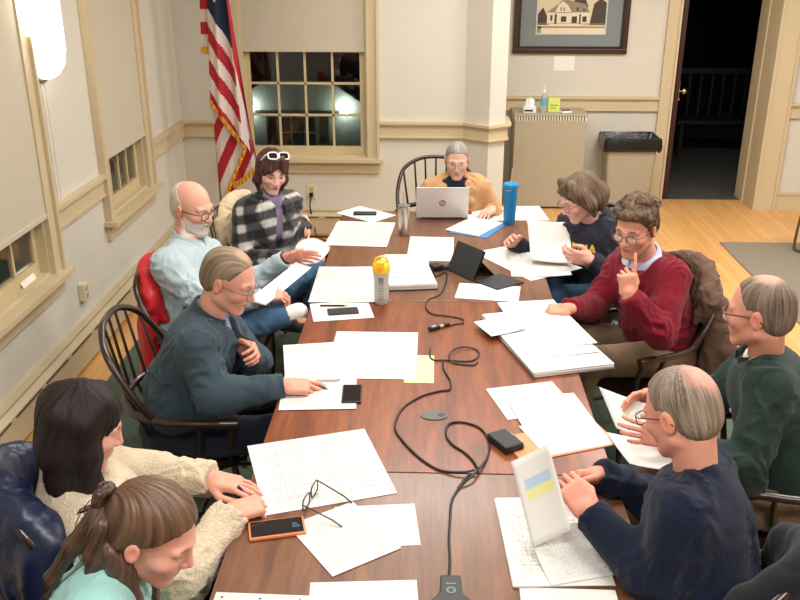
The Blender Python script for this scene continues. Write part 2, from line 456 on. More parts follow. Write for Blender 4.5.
# ---------------- outlets
IV = mat('ivory_plastic', (214,204,160), .4)
o = empty('wall_outlet', (-1.02, YB, .40), 0, 'ivory wall outlet with a black plug below the back window', 'outlet')
MB().box((-.038, -.008, -.06), (.038, 0, .06)).build('cover_plate', IV, o, bevel=.002)
MB().box((-.017, -.011, -.042), (.017, -.006, -.008)).box((-.017, -.011, .008), (.017, -.006, .042)).build('socket', mat('ivory_dark', (170,160,120), .4), o)
o = empty('power_cord', (-1.02, YB-.01, .38), 0, 'black power cord hanging from the outlet below the back window', 'cord')
MB().box((-.016, -.035, -.018), (.016, 0, .018)).build('plug', BLACK, o, bevel=.004)
MB().tube(crv([(0, -.03, -.015), (-.01, -.05, -.1), (.02, -.05, -.25), (.06, -.1, -.355), (.3, -.3, -.375)]), .006).build('cable', BLACK, o, smooth=True)
o = empty('wall_box', (XL, 4.87, .42), 0, 'small cream surface outlet box on the left wall below the rail', 'outlet')
MB().box((0, -.035, -.055), (.04, .035, .055)).build('body', mat('box_cream', (206,196,172), .5), o, bevel=.004)
MB().box((.04, -.015, -.035), (.043, .015, -.008)).box((.04, -.015, .008), (.043, .015, .035)).build('socket', mat('ivory_dark', (170,160,120), .4), o)

# ---------------- flag on its pole
fl = empty('flag_pole', (-1.70, 6.9, 0), 0, 'wooden pole of the flag standing left of the back window', 'flag pole')
POLE = mat('varnished_pole', (120,66,30), .3, coat=.4)
MB().lathe([(.013, .03), (.013, 2.6), (.006, 2.7)], 12).build('pole', POLE, fl, smooth=True)
MB().lathe([(.14, 0), (.14, .02), (.05, .05), (.025, .12)], 24).build('base', BRASS, fl, smooth=True)

FR, FW_, FB, FG = mat('flag_red', (168,22,36), .75), mat('flag_white', (214,196,192), .8), mat('flag_blue', (18,26,58), .8), mat('gold_fringe', (214,150,40), .7, bump=.5, bscale=200)
K = .00845       # metres per unit of the cloth chart below
def cloth_panel(corners, colf, y0, amp, nf, ph, N=44, Mv=150):
    """corners: TL,TR,BR,BL in chart units right/down of the pole top; folds run down the cloth"""
    vs = []; fs = []; mi = []
    TL, TR_, BR, BL = [V(c) for c in corners]
    for j in range(Mv+1):
        v = j/Mv
        for i in range(N+1):
            u = i/N
            p = (TL*(1-u)+TR_*u)*(1-v)+(BL*(1-u)+BR*u)*v
            vs.append(((p.x-216)*K, y0+amp*math.sin(nf*PI*u+ph+1.5*v)+.3*amp*math.sin(2.3*nf*PI*u+4*v), 2.04-(p.y-0)*K*1.02))
    for j in range(Mv):
        for i in range(N):
            u, v = (i+.5)/N, (j+.5)/Mv
            p = (TL*(1-u)+TR_*u)*(1-v)+(BL*(1-u)+BR*u)*v
            fs.append((j*(N+1)+i, j*(N+1)+i+1, (j+1)*(N+1)+i+1, (j+1)*(N+1)+i)); mi.append(colf(p.x, p.y))
    return vs, fs, mi
def colA(x, y):
    q = y-1.5*(x-216)
    return 2 if q < 12 else (1 if int((q-12)//14) % 2 == 0 else 0)
def colB(x, y):
    q = y+2.0*(x-216)
    return 0 if int(q//19.5) % 2 == 0 else 1
def colC(x, y): return 0 if int((y+60)//10.5) % 2 == 0 else 1
def colD(x, y): return 0 if x-(238+(y-60)*.20) > 1.5 else 1
flag = empty('flag', (-1.72, 6.87, 0), 0, 'gathered red, white and blue striped flag with gold fringe on its pole', 'flag')
allv, allf, allm = [], [], []
for args in (([(216,-45),(229,-45),(247,131),(216,92)], colA, -.06, .02, 3, .3),
             ([(216,85),(242,85),(257,150),(220,187)], colB, -.015, .014, 3, 1.2),
             ([(208,-45),(217,-45),(216,47),(208,45)], colC, .0, .012, 1.5, 0),
             ([(228,-45),(232,-10),(258,150),(244,125)], colD, -.035, .015, 2, 2)):
    a, b, c = cloth_panel(*args); k = len(allv)
    a = [(x+(2.04-z_)*.0+max(0, z_-1.0)*.045, y_, z_) for x, y_, z_ in a]; allv += a; allf += [tuple(i+k for i in f) for f in b]; allm += c
me = bpy.data.meshes.new('flag_cloth'); me.from_pydata(allv, [], allf); me.update(); me.polygons.foreach_set('material_index', allm)
co = link('cloth', me, [FR, FW_, FB], flag, True)
sm_ = co.modifiers.new('thickness', 'SOLIDIFY'); sm_.thickness = .002
def cp(x, y, d): z_ = 2.04-y*K*1.02; return ((x-216)*K+max(0, z_-1.0)*.045, d, z_)
def fringe(pts, d0, n=26, w=5):
    mb = MB(); P = crv([cp(x, y, d0) for x, y in pts], n)
    for i, p in enumerate(P):
        a = V((p.x, p.y-.012+.008*math.sin(i*.9), p.z+.012)); mb.tube([a, a+V((.004*math.sin(i*2.1), .004, -.045))], [.006, .007], 5)
    return mb
for pts, d0 in (([(217,92),(232,112),(247,131)], -.06), ([(222,186),(234,160),(247,133)], -.045), ([(233,168),(243,163),(255,152)], -.03), ([(209,46),(213,47),(216,47)], -.005), ([(216.5,48),(217,70),(217.5,92)], -.02)):
    fringe(pts, d0).build('gold_fringe', FG, flag)
for i, (x, y) in enumerate([(224,6),(219,-8),(226,-12),(221,-24),(226,-32)]):
    P = [((x-216)*K+max(0, 1.04-y*K)*.045+math.cos(a)*r, (2.04-y*K*1.02)+math.sin(a)*r) for a, r in [(PI/2+q*PI/5, .012 if q % 2 == 0 else .005) for q in range(10)]]
    vv = [(a, -.098, b) for a, b in P]+[(a, -.094, b) for a, b in P]
    MB().add(vv, [tuple(range(10))]+[tuple(range(10, 20))]).build('white_star', FW_, flag)
MB().tube([(-.0, .03, 2.4), (.06, -.02, 2.41), (.1, -.05, 2.42)], .008).build('gold_cord', FG, flag)

# ---------------- cabinet-like heater cover, trash bin, picture
CAB = mat('tan_metal_enamel', (166,155,134), .45, var=.02)
cb = empty('convector_cabinet', (1.125, 8.46, 0.0), 0, 'tan metal convector cabinet with slotted top edge against the door wall', 'cabinet')
MB().box((-.335, -.16, .02), (.335, .22, .85)).build('body', CAB, cb, bevel=.004)
MB().box((-.345, -.17, .895), (.345, .23, .915)).build('top', CAB, cb, bevel=.004)
mb = MB()
for i in range(26): mb.box((-.33+i*.0258, -.165, .85), (-.315+i*.0258, -.15, .895))
mb.box((-.34, -.145, .85), (-.33, .2, .895)).box((.33, -.145, .85), (.34, .2, .895))
mb.build('slotted_grille', mat('pale_grille', (214,206,186), .4), cb)
MB().box((-.32, -.14, .85), (.32, .2, .895)).build('inner_shadow_box', mat('grille_dark', (70,62,50), .8), cb)
bn = empty('trash_can', (1.90, 8.42, 0), 0, 'tall tan trash can with black liner bag beside the doorway', 'trash can')
BIN = mat('tan_bin_plastic', (160,150,130), .5)
def ring(w, d, z, r=.03, n=5):
    pts = []
    for cx, cy, a0 in ((w-r, d-r, 0), (-w+r, d-r, PI/2), (-w+r, -d+r, PI), (w-r, -d+r, 1.5*PI)):
        for i in range(n): a = a0+PI/2*i/(n-1); pts.append((cx+r*math.cos(a), cy+r*math.sin(a), z))
    return pts
def loft(mb, rings, M=None, cap0=True, cap1=True):
    n = len(rings[0]); vs = [p for r in rings for p in r]; fs = []
    for j in range(len(rings)-1):
        for i in range(n): fs.append((j*n+i, j*n+(i+1) % n, (j+1)*n+(i+1) % n, (j+1)*n+i))
    if cap0: fs.append(tuple(range(n))[::-1])
    if cap1: fs.append(tuple(range((len(rings)-1)*n, len(rings)*n)))
    return mb.add(vs, fs, M)
loft(MB(), [ring(.20, .13, .0), ring(.235, .165, .62), ring(.225, .155, .62), ring(.19, .12, .03)]).build('bin_body', BIN, bn, smooth=True)
BAG = mat('black_bin_liner', (14,14,15), .28, bump=.6, bscale=28)
def wob(r, a): return [(x*(1+a*math.sin(9*i+z*50)), y*(1+a*math.cos(7*i+z*30)), z+.012*math.sin(i*1.7)*(a*20)) for i, (x, y, z) in enumerate(r)]
loft(MB(), [wob(ring(.262, .19, .575, n=9), .03), wob(ring(.27, .20, .62, n=9), .02), wob(ring(.262, .19, .695, n=9), .015), wob(ring(.245, .175, .70, n=9), .01), wob(ring(.225, .15, .66, n=9), .03), wob(ring(.19, .12, .45, n=9), .05)], cap0=False).build('liner_bag', BAG, bn, smooth=True)
# things on the cabinet
TOPZ = .915
o = empty('tissue_box', (.93, 8.42, TOPZ), 0, 'white tissue box with tissue sticking out at left end of the cabinet top', 'tissue box')
MB().box((-.06, -.06, 0), (.06, .06, .05)).build('carton', mat('tissue_carton', (226,226,226), .7), o, bevel=.003)
MB().box((-.05, -.062, .012), (.03, -.06, .028)).build('dark_opening', BLACK, o)
MB().add([(-.04,0,.05),(.0,-.03,.05),(.045,.01,.05),(-.03,.02,.12),(.01,-.01,.135),(.05,.02,.11),(0,.03,.05)], [(0,1,4,3),(1,2,5,4),(2,6,5),(6,0,3),(3,4,5)]).build('tissue', mat('tissue_paper', (240,240,240), .9), o)
o = empty('sanitizer_bottle', (1.06, 8.40, TOPZ), 0, 'clear pump bottle with blue label standing on the tan cabinet', 'bottle')
CLR = mat('clear_plastic', (225,235,238), .12, trans=.75)
MB().lathe([(.025,0),(.03,.01),(.03,.13),(.012,.165),(.011,.18)], 16).build('bottle_body', CLR, o, smooth=True)
MB().lathe([(.0305,.06),(.0305,.12)], 16, cap=False).build('blue_label', mat('label_blue', (90,170,205), .5), o, smooth=True)
MB().lathe([(.014,.18),(.014,.2),(.005,.205),(.005,.235),(.012,.235),(.012,.25)], 12).box((-.006,-.04,.238),(.006,0,.248)).build('pump_head', WHITEP, o)
o = empty('wipes_box', (1.16, 8.43, TOPZ), 0, 'bright yellow-green card box leaning on the cabinet top by the bottle', 'box')
MB().box((-.055, -.02, 0), (.055, .02, .13)).build('carton', mat('lime_card', (206,218,110), .7), o, bevel=.002)
MB().box((-.035, -.0215, .06), (.035, -.02, .068)).box((-.04, -.0215, .035), (.02, -.02, .042)).build('printed_lines', mat('olive_print', (110,120,50), .7), o)
o = empty('folded_cloth', (1.27, 8.38, TOPZ), .4, 'small crumpled white and brown wrapper at the right of the cabinet top', 'wrapper')
MB().box((-.05, -.03, 0), (.05, .03, .02)).build('white_fold', mat('tissue_paper', (240,240,240), .9), o, bevel=.008)
MB().box((-.045, -.032, .02), (.04, .01, .032)).build('brown_fold', mat('brown_fold', (130,90,70), .8), o, bevel=.005)

pf = empty('framed_picture', (1.31, YD, 1.42), 0, 'dark wood framed sepia photograph of a gabled house, grey mat', 'picture')
FRM = mat('dark_cherry_frame', (58,26,22), .3, coat=.4)
Hp, Wp = .78, 1.08
fr = MB()
def mitre(mb, x0, x1, z0, z1, w, y0, y1):
    mb.box((x0, y0, z0), (x1, y1, z0+w)).box((x0, y0, z1-w), (x1, y1, z1)).box((x0, y0, z0+w), (x0+w, y1, z1-w)).box((x1-w, y0, z0+w), (x1, y1, z1-w))
    return mb
mitre(fr, -Wp/2, Wp/2, 0, Hp, .045, -.035, -.001)
fr.build('frame', FRM, pf, bevel=.004)
mitre(MB(), -Wp/2+.045, Wp/2-.045, .045, Hp-.045, .022, -.028, -.001).build('black_inner_frame', mat('black_frame', (16,16,17), .4), pf)
MB().box((-Wp/2+.06, -.012, .06), (Wp/2-.06, -.002, Hp-.06)).build('grey_mat', mat('grey_mat_board', (122,128,128), .9), pf)
mitre(MB(), -.33, .33, .175, .62, .012, -.016, -.01).build('mat_bevel', mat('pale_bevel', (190,192,188), .8), pf)
ph = MB().box((-.318, -.0145, .187), (.318, -.011, .608)).build('photograph', mat('sepia_sky', (205,190,160), .6), pf)
SE1, SE2, SE3 = mat('sepia_light', (216,202,176), .6), mat('sepia_mid', (140,124,100), .6), mat('sepia_dark', (62,52,42), .6)
def flat(name, polys, m, y):
    mb = MB()
    for P in polys: mb.add([(a, y, b) for a, b in P]+[(a, y+.0006, b) for a, b in P], [tuple(range(len(P))), tuple(range(len(P), 2*len(P)))[::-1]]+[(i, (i+1) % len(P), len(P)+(i+1) % len(P), len(P)+i) for i in range(len(P))])
    return mb.build(name, m, ph)
R_ = lambda a, b, c, d: [(a, b), (c, b), (c, d), (a, d)]
flat('ground', [R_(-.318,.187,.318,.275)], SE1, -.0155)
flat('path', [R_(-.318,.235,.318,.25), R_(-.318,.19,-.28,.25)], SE2, -.016)
for P_ in ([(.17,.26),(.318,.26),(.318,.46),(.26,.5),(.2,.45)], [(-.318,.26),(-.22,.26),(-.23,.34),(-.27,.42),(-.318,.36)], [(-.05,.44),(.15,.42),(.12,.5),(.03,.49)]): flat('printed_tree', [P_], SE3, -.016)
flat('roof', [[(-.24,.37),(.17,.37),(.12,.45),(.02,.47),(-.08,.5),(-.13,.45),(-.2,.4)]], SE2, -.0167)
flat('facade', [R_(-.23,.262,.165,.375), [(-.16,.37),(.0,.37),(-.04,.44),(-.09,.475),(-.13,.44)]], SE1, -.0174)
for P_ in [R_(-.20,.3,-.18,.35), R_(-.16,.27,-.14,.36), R_(-.1,.29,-.05,.34), R_(.0,.28,.05,.34), R_(.07,.27,.085,.36), R_(.1,.29,.14,.34), R_(-.11,.39,-.1,.42), R_(-.08,.39,-.07,.42), R_(.04,.39,.06,.42), R_(.1,.39,.12,.41)]: flat('printed_window', [P_], SE3, -.018)
flat('fence', [R_(-.318,.262,-.2,.268), R_(.1,.262,.318,.268), R_(-.318,.275,.318,.279)], SE2, -.0186)
o = MB().box((-.1, -.004, 0), (.1, 0, .14)).box((-.1, -.006, 0), (.1, -.004, .006)).build('caption_card', mat('caption_card', (226,224,218), .7), loc=(1.27, YD, 1.26))
tag(o, 'blank cream caption card on the wall beneath the framed picture', 'sign')

# ---------------- sled-base metal chair at the right edge
ch = empty('metal_chair', tuple(at(793,270,.011)+V((.50,.34,0))), math.radians(20), 'metal-framed chair standing on grey-brown carpet at the right edge', 'chair')
MET = mat('dull_chrome_tube', (120,116,108), .3, .9)
for s in (-1, 1):
    MB().tube(crv([(s*.23, .22, .44), (s*.24, .24, .25), (s*.24, .25, .04), (s*.24, .2, .012), (s*.24, -.2, .012), (s*.24, -.24, .05), (s*.23, -.2, .44), (s*.22, -.26, .85)], 8), .011).build('sled_frame', MET, ch, smooth=True)
MB().box((-.23, -.22, .43), (.23, .23, .47)).build('seat', mat('dark_seat_cloth', (60,58,60), .9), ch, bevel=.015)
MB().box((-.22, -.275, .6), (.22, -.235, .85)).build('backrest', mat('dark_seat_cloth', (60,58,60), .9), ch, bevel=.015)
# ============================================================ TABLES AND CHAIRS
TT = .74
wood('mahogany_red', (86,38,17), (142,76,38), rough=.38, scale=(9, .8, 9))
wood('mahogany_brown', (84,50,33), (128,84,56), rough=.34, scale=(9, .8, 9), coat=.25)
EDGE = mat('table_edge_dark', (52,30,20), .4)
APR = wood('mahogany_side', (120,70,40), (168,110,70), rough=.4, scale=(9, 9, 1))
def table(y0, y1, m, label):
    o = empty('conference_table', (.022, (y0+y1)/2, 0), 0, label, 'table', 'three tables pushed end to end')
    h = (y1-y0)/2-.003; w = .59
    t = MB().box((-w, -h, TT-.008), (w, h, TT)).build('tabletop', MATS[m], o, bevel=.002)
    MB().box((-w-.002, -h-.001, TT-.038), (w+.002, h+.001, TT-.008)).build('edge_band', EDGE, o, bevel=.002)
    MB().box((-w+.1, -h+.06, TT-.14), (w-.1, -h+.085, TT-.038)).box((-w+.1, h-.085, TT-.14), (w-.1, h-.06, TT-.038)).box((-w+.1, -h+.085, TT-.14), (-w+.12, h-.085, TT-.038)).box((w-.12, -h+.085, TT-.14), (w-.1, h-.085, TT-.038)).build('apron', APR, o)
    for sx in (-1, 1):
        for sy in (-1, 1):
            MB().prism([(sx*(w-.14)-.035, sy*(h-.12)-.035), (sx*(w-.14)+.035, sy*(h-.12)-.035), (sx*(w-.14)+.035, sy*(h-.12)+.035), (sx*(w-.14)-.035, sy*(h-.12)+.035)], .012, TT-.038).build('leg', APR, o, bevel=.004)
    return o
table(.95, 2.465, 'mahogany_brown', 'nearest brown mahogany conference table under the glasses and orange-cased phone')
table(2.465, 3.985, 'mahogany_red', 'middle reddish mahogany conference table with cable coils and oval grommet')
table(3.985, 5.56, 'mahogany_brown', 'far brown mahogany conference table carrying the open laptop')

def windsor(loc, rz, label, parts=True):
    o = empty('windsor_chair', loc, rz, label, 'chair', 'dark windsor armchairs around the table')
    W = WINDSOR
    # seat: saddle outline
    pts = [(.23*math.cos(a)*(1+.08*math.sin(a)), .215*math.sin(a)) for a in np.linspace(0, 2*PI, 28, endpoint=False)]
    MB().prism([(x*.93, y*.93) for x, y in pts], .40, .412).prism(pts, .412, .44).build('seat', W, o, bevel=.006)
    for sx in (-1, 1):
        for sy in (-1, 1):
            a = V((sx*.15, sy*.14, .41)); b = V((sx*.22, sy*.21, .013)); d = b-a
            P = [a+d*t for t in (0, .12, .3, .38, .42, .55, .75, .9, 1)]
            MB().tube(P, [.013, .015, .02, .013, .018, .02, .015, .013, .011], 10).build('leg', W, o, smooth=True)
    for s in (-1, 1): MB().tube([(s*.195, -.18, .19), (s*.19, 0, .19), (s*.195, .18, .19)], [.008, .013, .008], 8).build('stretcher', W, o, smooth=True)
    MB().tube([(-.19, 0, .19), (0, 0, .19), (.19, 0, .19)], [.008, .014, .008], 8).build('stretcher', W, o, smooth=True)
    arm = crv([(-.27, .19, .655), (-.28, .1, .66), (-.275, -.05, .66), (-.22, -.2, .665), (-.1, -.27, .67), (0, -.285, .67), (.1, -.27, .67), (.22, -.2, .665), (.275, -.05, .66), (.28, .1, .66), (.27, .19, .655)], 6)
    MB().tube(arm, [.022 if i < 6 or i > len(arm)-7 else .016 for i in range(len(arm))], 10).build('arm_rail', W, o, smooth=True)
    bow = crv([(-.255, -.13, .665), (-.262, -.2, .78), (-.225, -.28, .91), (-.12, -.325, .975), (0, -.335, .99), (.12, -.325, .975), (.225, -.28, .91), (.262, -.2, .78), (.255, -.13, .665)], 8)
    MB().tube(bow, .0135, 10).build('back_bow', W, o, smooth=True)
    n = 7
    for i in range(n):
        t = (i-(n-1)/2)/((n-1)/2)
        ax = t*.19; ay = -.285+.075*t*t
        top = min(bow, key=lambda p: abs(p.x-t*.225)+(0 if p.z > .75 else 9))
        MB().tube([(t*.14, -.185+.03*t*t, .435), (ax, ay, .67), (top.x, top.y, top.z)], [.0075, .008, .006], 8).build('spindle', W, o, smooth=True)
    for s in (-1, 1):
        for y in (.16, .04):
            MB().tube([(s*.19, y-.03, .43), (s*.235, y, .55), (s*.275, y+.01, .655)], [.008, .014, .009], 8).build('arm_post', W, o, smooth=True)
    return o
def copy_tree(o, parent=None):
    c = o.copy(); COL.objects.link(c)
    if parent is not None: c.parent = parent
    for ch in [q for q in bpy.data.objects if q.parent == o and q != c]: copy_tree(ch, c)
    return c
# ============================================================ IMPLICIT-SURFACE MODELLING (people, clothing)
F32 = np.float32
def npv(p): return np.array(p, dtype=np.float64)
def nrm(v):
    v = npv(v); return v/ (np.linalg.norm(v)+1e-12)
def frame(fwd, up):
    """columns: right, forward, up"""
    f = nrm(fwd); r = nrm(np.cross(f, up)); u = np.cross(r, f)
    return np.stack([r, f, u], 1)

def d_cone(P, a, b, ra, rb):
    ax, ay, az = a; bx, by, bz = b
    dx, dy, dz = bx-ax, by-ay, bz-az
    L = dx*dx+dy*dy+dz*dz+1e-12
    t = np.clip(((P[0]-ax)*dx+(P[1]-ay)*dy+(P[2]-az)*dz)/L, 0, 1)
    return np.sqrt((P[0]-ax-t*dx)**2+(P[1]-ay-t*dy)**2+(P[2]-az-t*dz)**2)-(ra+(rb-ra)*t)
def loc_(P, c, R):
    q = [P[i]-c[i] for i in range(3)]
    return [q[0]*R[0, k]+q[1]*R[1, k]+q[2]*R[2, k] for k in range(3)]
def d_ell(P, c, r, R):
    q = loc_(P, c, R) if R is not None else [P[i]-c[i] for i in range(3)]
    k0 = np.sqrt((q[0]/r[0])**2+(q[1]/r[1])**2+(q[2]/r[2])**2)
    k1 = np.sqrt((q[0]/r[0]**2)**2+(q[1]/r[1]**2)**2+(q[2]/r[2]**2)**2)+1e-9
    return k0*(k0-1)/k1
def d_box(P, c, r, R, rd):
    q = loc_(P, c, R)
    a = [np.abs(q[i])-(r[i]-rd) for i in range(3)]
    return np.sqrt(np.maximum(a[0], 0)**2+np.maximum(a[1], 0)**2+np.maximum(a[2], 0)**2)+np.minimum(np.maximum(a[0], np.maximum(a[1], a[2])), 0)-rd

class Shape:
    """ordered list of primitives in one frame"""
    def __init__(s): s.p = []
    def cone(s, a, b, ra, rb=None, k=.02, op='u'): s.p.append((op, k, 'c', npv(a), npv(b), ra, ra if rb is None else rb)); return s
    def ell(s, c, r, R=None, k=.02, op='u'): s.p.append((op, k, 'e', npv(c), r if not np.isscalar(r) else (r, r, r), R, 0)); return s
    def box(s, c, r, R=None, rd=.005, k=.01, op='u'): s.p.append((op, k, 'b', npv(c), r, np.eye(3) if R is None else R, rd)); return s
    def half(s, pt, n, rad, k=.004): s.p.append(('s', k, 'h', npv(pt), nrm(n), rad, 0)); return s     # cut away the side n points to
    def chain(s, pts, rs, k=.02):
        for i in range(len(pts)-1): s.cone(pts[i], pts[i+1], rs[i], rs[i+1], k)
        return s
    def put(s, other, M=None, c=None):
        """add another shape's primitives transformed by rotation M about origin then moved to c"""
        for (op, k, t, a, b, e, f) in other.p:
            A = M @ a + c
            if t == 'c': s.p.append((op, k, t, A, M @ b + c, e, f))
            elif t in 'e': s.p.append((op, k, t, A, b, M if e is None else M @ e, f))
            elif t == 'b': s.p.append((op, k, t, A, b, M @ e, f))
            elif t == 'h': s.p.append((op, k, t, A, M @ b, e, f))
        return s
    def bounds(s):
        lo = np.full(3, 1e9); hi = -lo
        for (op, k, t, a, b, e, f) in s.p:
            if op != 'u': continue
            if t == 'c': m = max(e, f)+k*.3; lo = np.minimum(lo, np.minimum(a, b)-m); hi = np.maximum(hi, np.maximum(a, b)+m)
            else: m = (max(b) if t == 'e' else math.sqrt(sum(x*x for x in b)))+k*.3; lo = np.minimum(lo, a-m); hi = np.maximum(hi, a+m)
        return lo, hi
    def grid(s, h, infl=0, lo=None, hi=None, post=None):
        l, u = s.bounds()
        l = l-infl-3*h; u = u+infl+3*h
        if lo is not None: l = np.maximum(l, lo)
        if hi is not None: u = np.minimum(u, hi)
        l = np.floor(l/h)*h
        n = np.maximum(np.ceil((u-l)/h).astype(int)+1, 4)
        A = np.full(n, .2, F32)
        ax = [(l[i]+h*np.arange(n[i])).astype(F32) for i in range(3)]
        for (op, k, t, a, b, e, f) in s.p:
            if t == 'c': m = max(e, f); bl = np.minimum(a, b)-m; bh = np.maximum(a, b)+m
            elif t == 'e': m = max(b); bl = a-m; bh = a+m
            elif t == 'b': m = math.sqrt(sum(x*x for x in b)); bl = a-m; bh = a+m
            else: bl = a-e; bh = a+e
            mg = (infl if op == 'u' else 0)+k+3*h
            i0 = np.clip(np.floor((bl-mg-l)/h).astype(int), 0, n); i1 = np.clip(np.ceil((bh+mg-l)/h).astype(int)+1, 0, n)
            if np.any(i1 <= i0): continue
            sl = tuple(slice(i0[q], i1[q]) for q in range(3))
            P = (ax[0][sl[0]][:, None, None], ax[1][sl[1]][None, :, None], ax[2][sl[2]][None, None, :])
            if t == 'c': d = d_cone(P, a, b, e, f)
            elif t == 'e': d = d_ell(P, a, b, e)
            elif t == 'b': d = d_box(P, a, b, e, f)
            else:
                pl = -((P[0]-a[0])*b[0]+(P[1]-a[1])*b[1]+(P[2]-a[2])*b[2])
                d = np.maximum(pl, np.sqrt((P[0]-a[0])**2+(P[1]-a[1])**2+(P[2]-a[2])**2)-e)
            if op == 'u': d = d-infl
            cur = A[sl]
            if op == 'u':
                hh = np.clip(.5+.5*(cur-d)/k, 0, 1); A[sl] = cur+(d-cur)*hh-k*hh*(1-hh)
            else:
                d = -d; hh = np.clip(.5+.5*(d-cur)/k, 0, 1); A[sl] = cur+(d-cur)*hh+k*hh*(1-hh)
        if post is not None: A = post(A, ax)
        return A, l, h

def nets(A, lo, h):
    """naive surface nets -> verts, quads"""
    S = A < 0
    c = np.zeros(tuple(np.array(A.shape)-1), np.int8)
    for i in (0, 1):
        for j in (0, 1):
            for k in (0, 1):
                c += S[i:S.shape[0]-1+i, j:S.shape[1]-1+j, k:S.shape[2]-1+k]
    idx = np.argwhere((c > 0) & (c < 8))
    if len(idx) == 0: return np.zeros((0, 3)), np.zeros((0, 4), int)
    ID = np.full(c.shape, -1, np.int32); ID[idx[:, 0], idx[:, 1], idx[:, 2]] = np.arange(len(idx))
    cor = [(i, j, k) for i in (0, 1) for j in (0, 1) for k in (0, 1)]
    val = np.stack([A[idx[:, 0]+i, idx[:, 1]+j, idx[:, 2]+k] for i, j, k in cor], 1)
    acc = np.zeros((len(idx), 3)); cnt = np.zeros(len(idx))
    for a in range(8):
        for b in range(a+1, 8):
            if sum(abs(cor[a][q]-cor[b][q]) for q in range(3)) != 1: continue
            m = (val[:, a] < 0) != (val[:, b] < 0)
            t = val[m, a]/(val[m, a]-val[m, b])
            pa = npv(cor[a]); pb = npv(cor[b])
            acc[m] += pa+t[:, None]*(pb-pa); cnt[m] += 1
    vs = lo+h*(idx+acc/cnt[:, None])
    quads = []
    for ax_ in range(3):
        o1, o2 = (ax_+1) % 3, (ax_+2) % 3
        sl0 = [slice(None)]*3; sl1 = [slice(None)]*3
        sl0[ax_] = slice(0, -1); sl1[ax_] = slice(1, None)
        s0, s1 = S[tuple(sl0)], S[tuple(sl1)]
        e = np.argwhere(s0 != s1)
        e = e[(e[:, o1] > 0) & (e[:, o2] > 0) & (e[:, o1] < c.shape[o1]) & (e[:, o2] < c.shape[o2])]
        fl = s0[e[:, 0], e[:, 1], e[:, 2]]
        def g(d1, d2):
            q = e.copy(); q[:, o1] -= d1; q[:, o2] -= d2
            return ID[q[:, 0], q[:, 1], q[:, 2]]
        Q = np.stack([g(1, 1), g(0, 1), g(0, 0), g(1, 0)], 1)
        Q[~fl] = Q[~fl][:, ::-1]
        quads.append(Q[(Q >= 0).all(1)])
    return vs, np.concatenate(quads)

def vnormals(v, q):
    n = np.cross(v[q[:, 2]]-v[q[:, 0]], v[q[:, 3]]-v[q[:, 1]])
    N = np.zeros_like(v)
    for i in range(4): np.add.at(N, q[:, i], n)
    return N/(np.linalg.norm(N, axis=1, keepdims=True)+1e-12)
def relax(v, q, it=1, f=.5):
    for _ in range(it):
        S_ = np.zeros_like(v); C_ = np.zeros(len(v))
        for i in range(4):
            for d in (1, 3):
                np.add.at(S_, q[:, i], v[q[:, (i+d) % 4]]); np.add.at(C_, q[:, i], 1)
        v = v*(1-f)+f*S_/np.maximum(C_, 1)[:, None]
    return v

def hash3(i, j, k):
    n = (i*73856093) ^ (j*19349663) ^ (k*83492791)
    n = (n ^ (n >> 13))*1274126177 & 0x7fffffff
    return (n & 0xffff)/65535.0
def noise(p):
    p = np.asarray(p, float); i = np.floor(p).astype(np.int64); f = p-i; f = f*f*(3-2*f)
    r = 0
    for a in (0, 1):
        for b in (0, 1):
            for c in (0, 1):
                w = (f[:, 0] if a else 1-f[:, 0])*(f[:, 1] if b else 1-f[:, 1])*(f[:, 2] if c else 1-f[:, 2])
                r = r+w*hash3(i[:, 0]+a, i[:, 1]+b, i[:, 2]+c)
    return r*2-1
def fbm(p, o=3):
    r = 0; a = 1
    for _ in range(o): r = r+a*noise(p); p = p*2.03+7.1; a *= .5
    return r
def wrinkle(v, sc=11, amp=.006, seed=0, st=(1, 1, 1)):
    """cloth folds: sparse sharp ridges from a warped noise plus soft undulation"""
    p = v*np.array(st)*sc*1.7+seed*13.7
    w = np.stack([noise(p*.6+3), noise(p*.6+17), noise(p*.6+31)], 1)*1.3
    r = 1-np.abs(noise(p+w))*2.6
    r2 = 1-np.abs(noise(p*2.3+w*1.5+5))*2.6
    m = np.clip(noise(p*.45+50)+.55, 0, 1)
    return amp*1.15*(np.clip(r, -.6, 1)*m*.9+.35*np.clip(r2, -.6, 1)*m+.5*noise(p*.5+9)-.25)

def mesh_from(name, v, q, m, parent=None, col=None, origin=(0, 0, 0)):
    me = bpy.data.meshes.new(name)
    v = v-npv(origin)
    me.vertices.add(len(v)); me.vertices.foreach_set('co', v.astype(F32).ravel())
    me.loops.add(q.size); me.loops.foreach_set('vertex_index', q.astype(np.int32).ravel())
    me.polygons.add(len(q)); me.polygons.foreach_set('loop_start', np.arange(0, q.size, 4, dtype=np.int32))
    me.polygons.foreach_set('loop_total', np.full(len(q), 4, np.int32))
    me.update(calc_edges=True); me.validate()
    me.polygons.foreach_set('use_smooth', np.ones(len(me.polygons), bool))
    if col is not None:
        ca = me.color_attributes.new('Col', 'FLOAT_COLOR', 'POINT')
        ca.data.foreach_set('color', np.concatenate([col, np.ones((len(col), 1))], 1).astype(F32).ravel())
    return link(name, me, m, parent)

def solid(name, shape, h, m, parent=None, infl=0, wr=None, origin=(0,0,0), sm=1, post=None, lo=None, hi=None, colf=None):
    A, l, hh = shape.grid(h, infl, lo, hi, post)
    v, q = nets(A, l, hh)
    if sm: v = relax(v, q, sm, .5)
    if wr is not None:
        n = vnormals(v, q); v = v+n*wr(v)[:, None]
    col = colf(v) if colf else None
    return mesh_from(name, v, q, m, parent, col, origin)

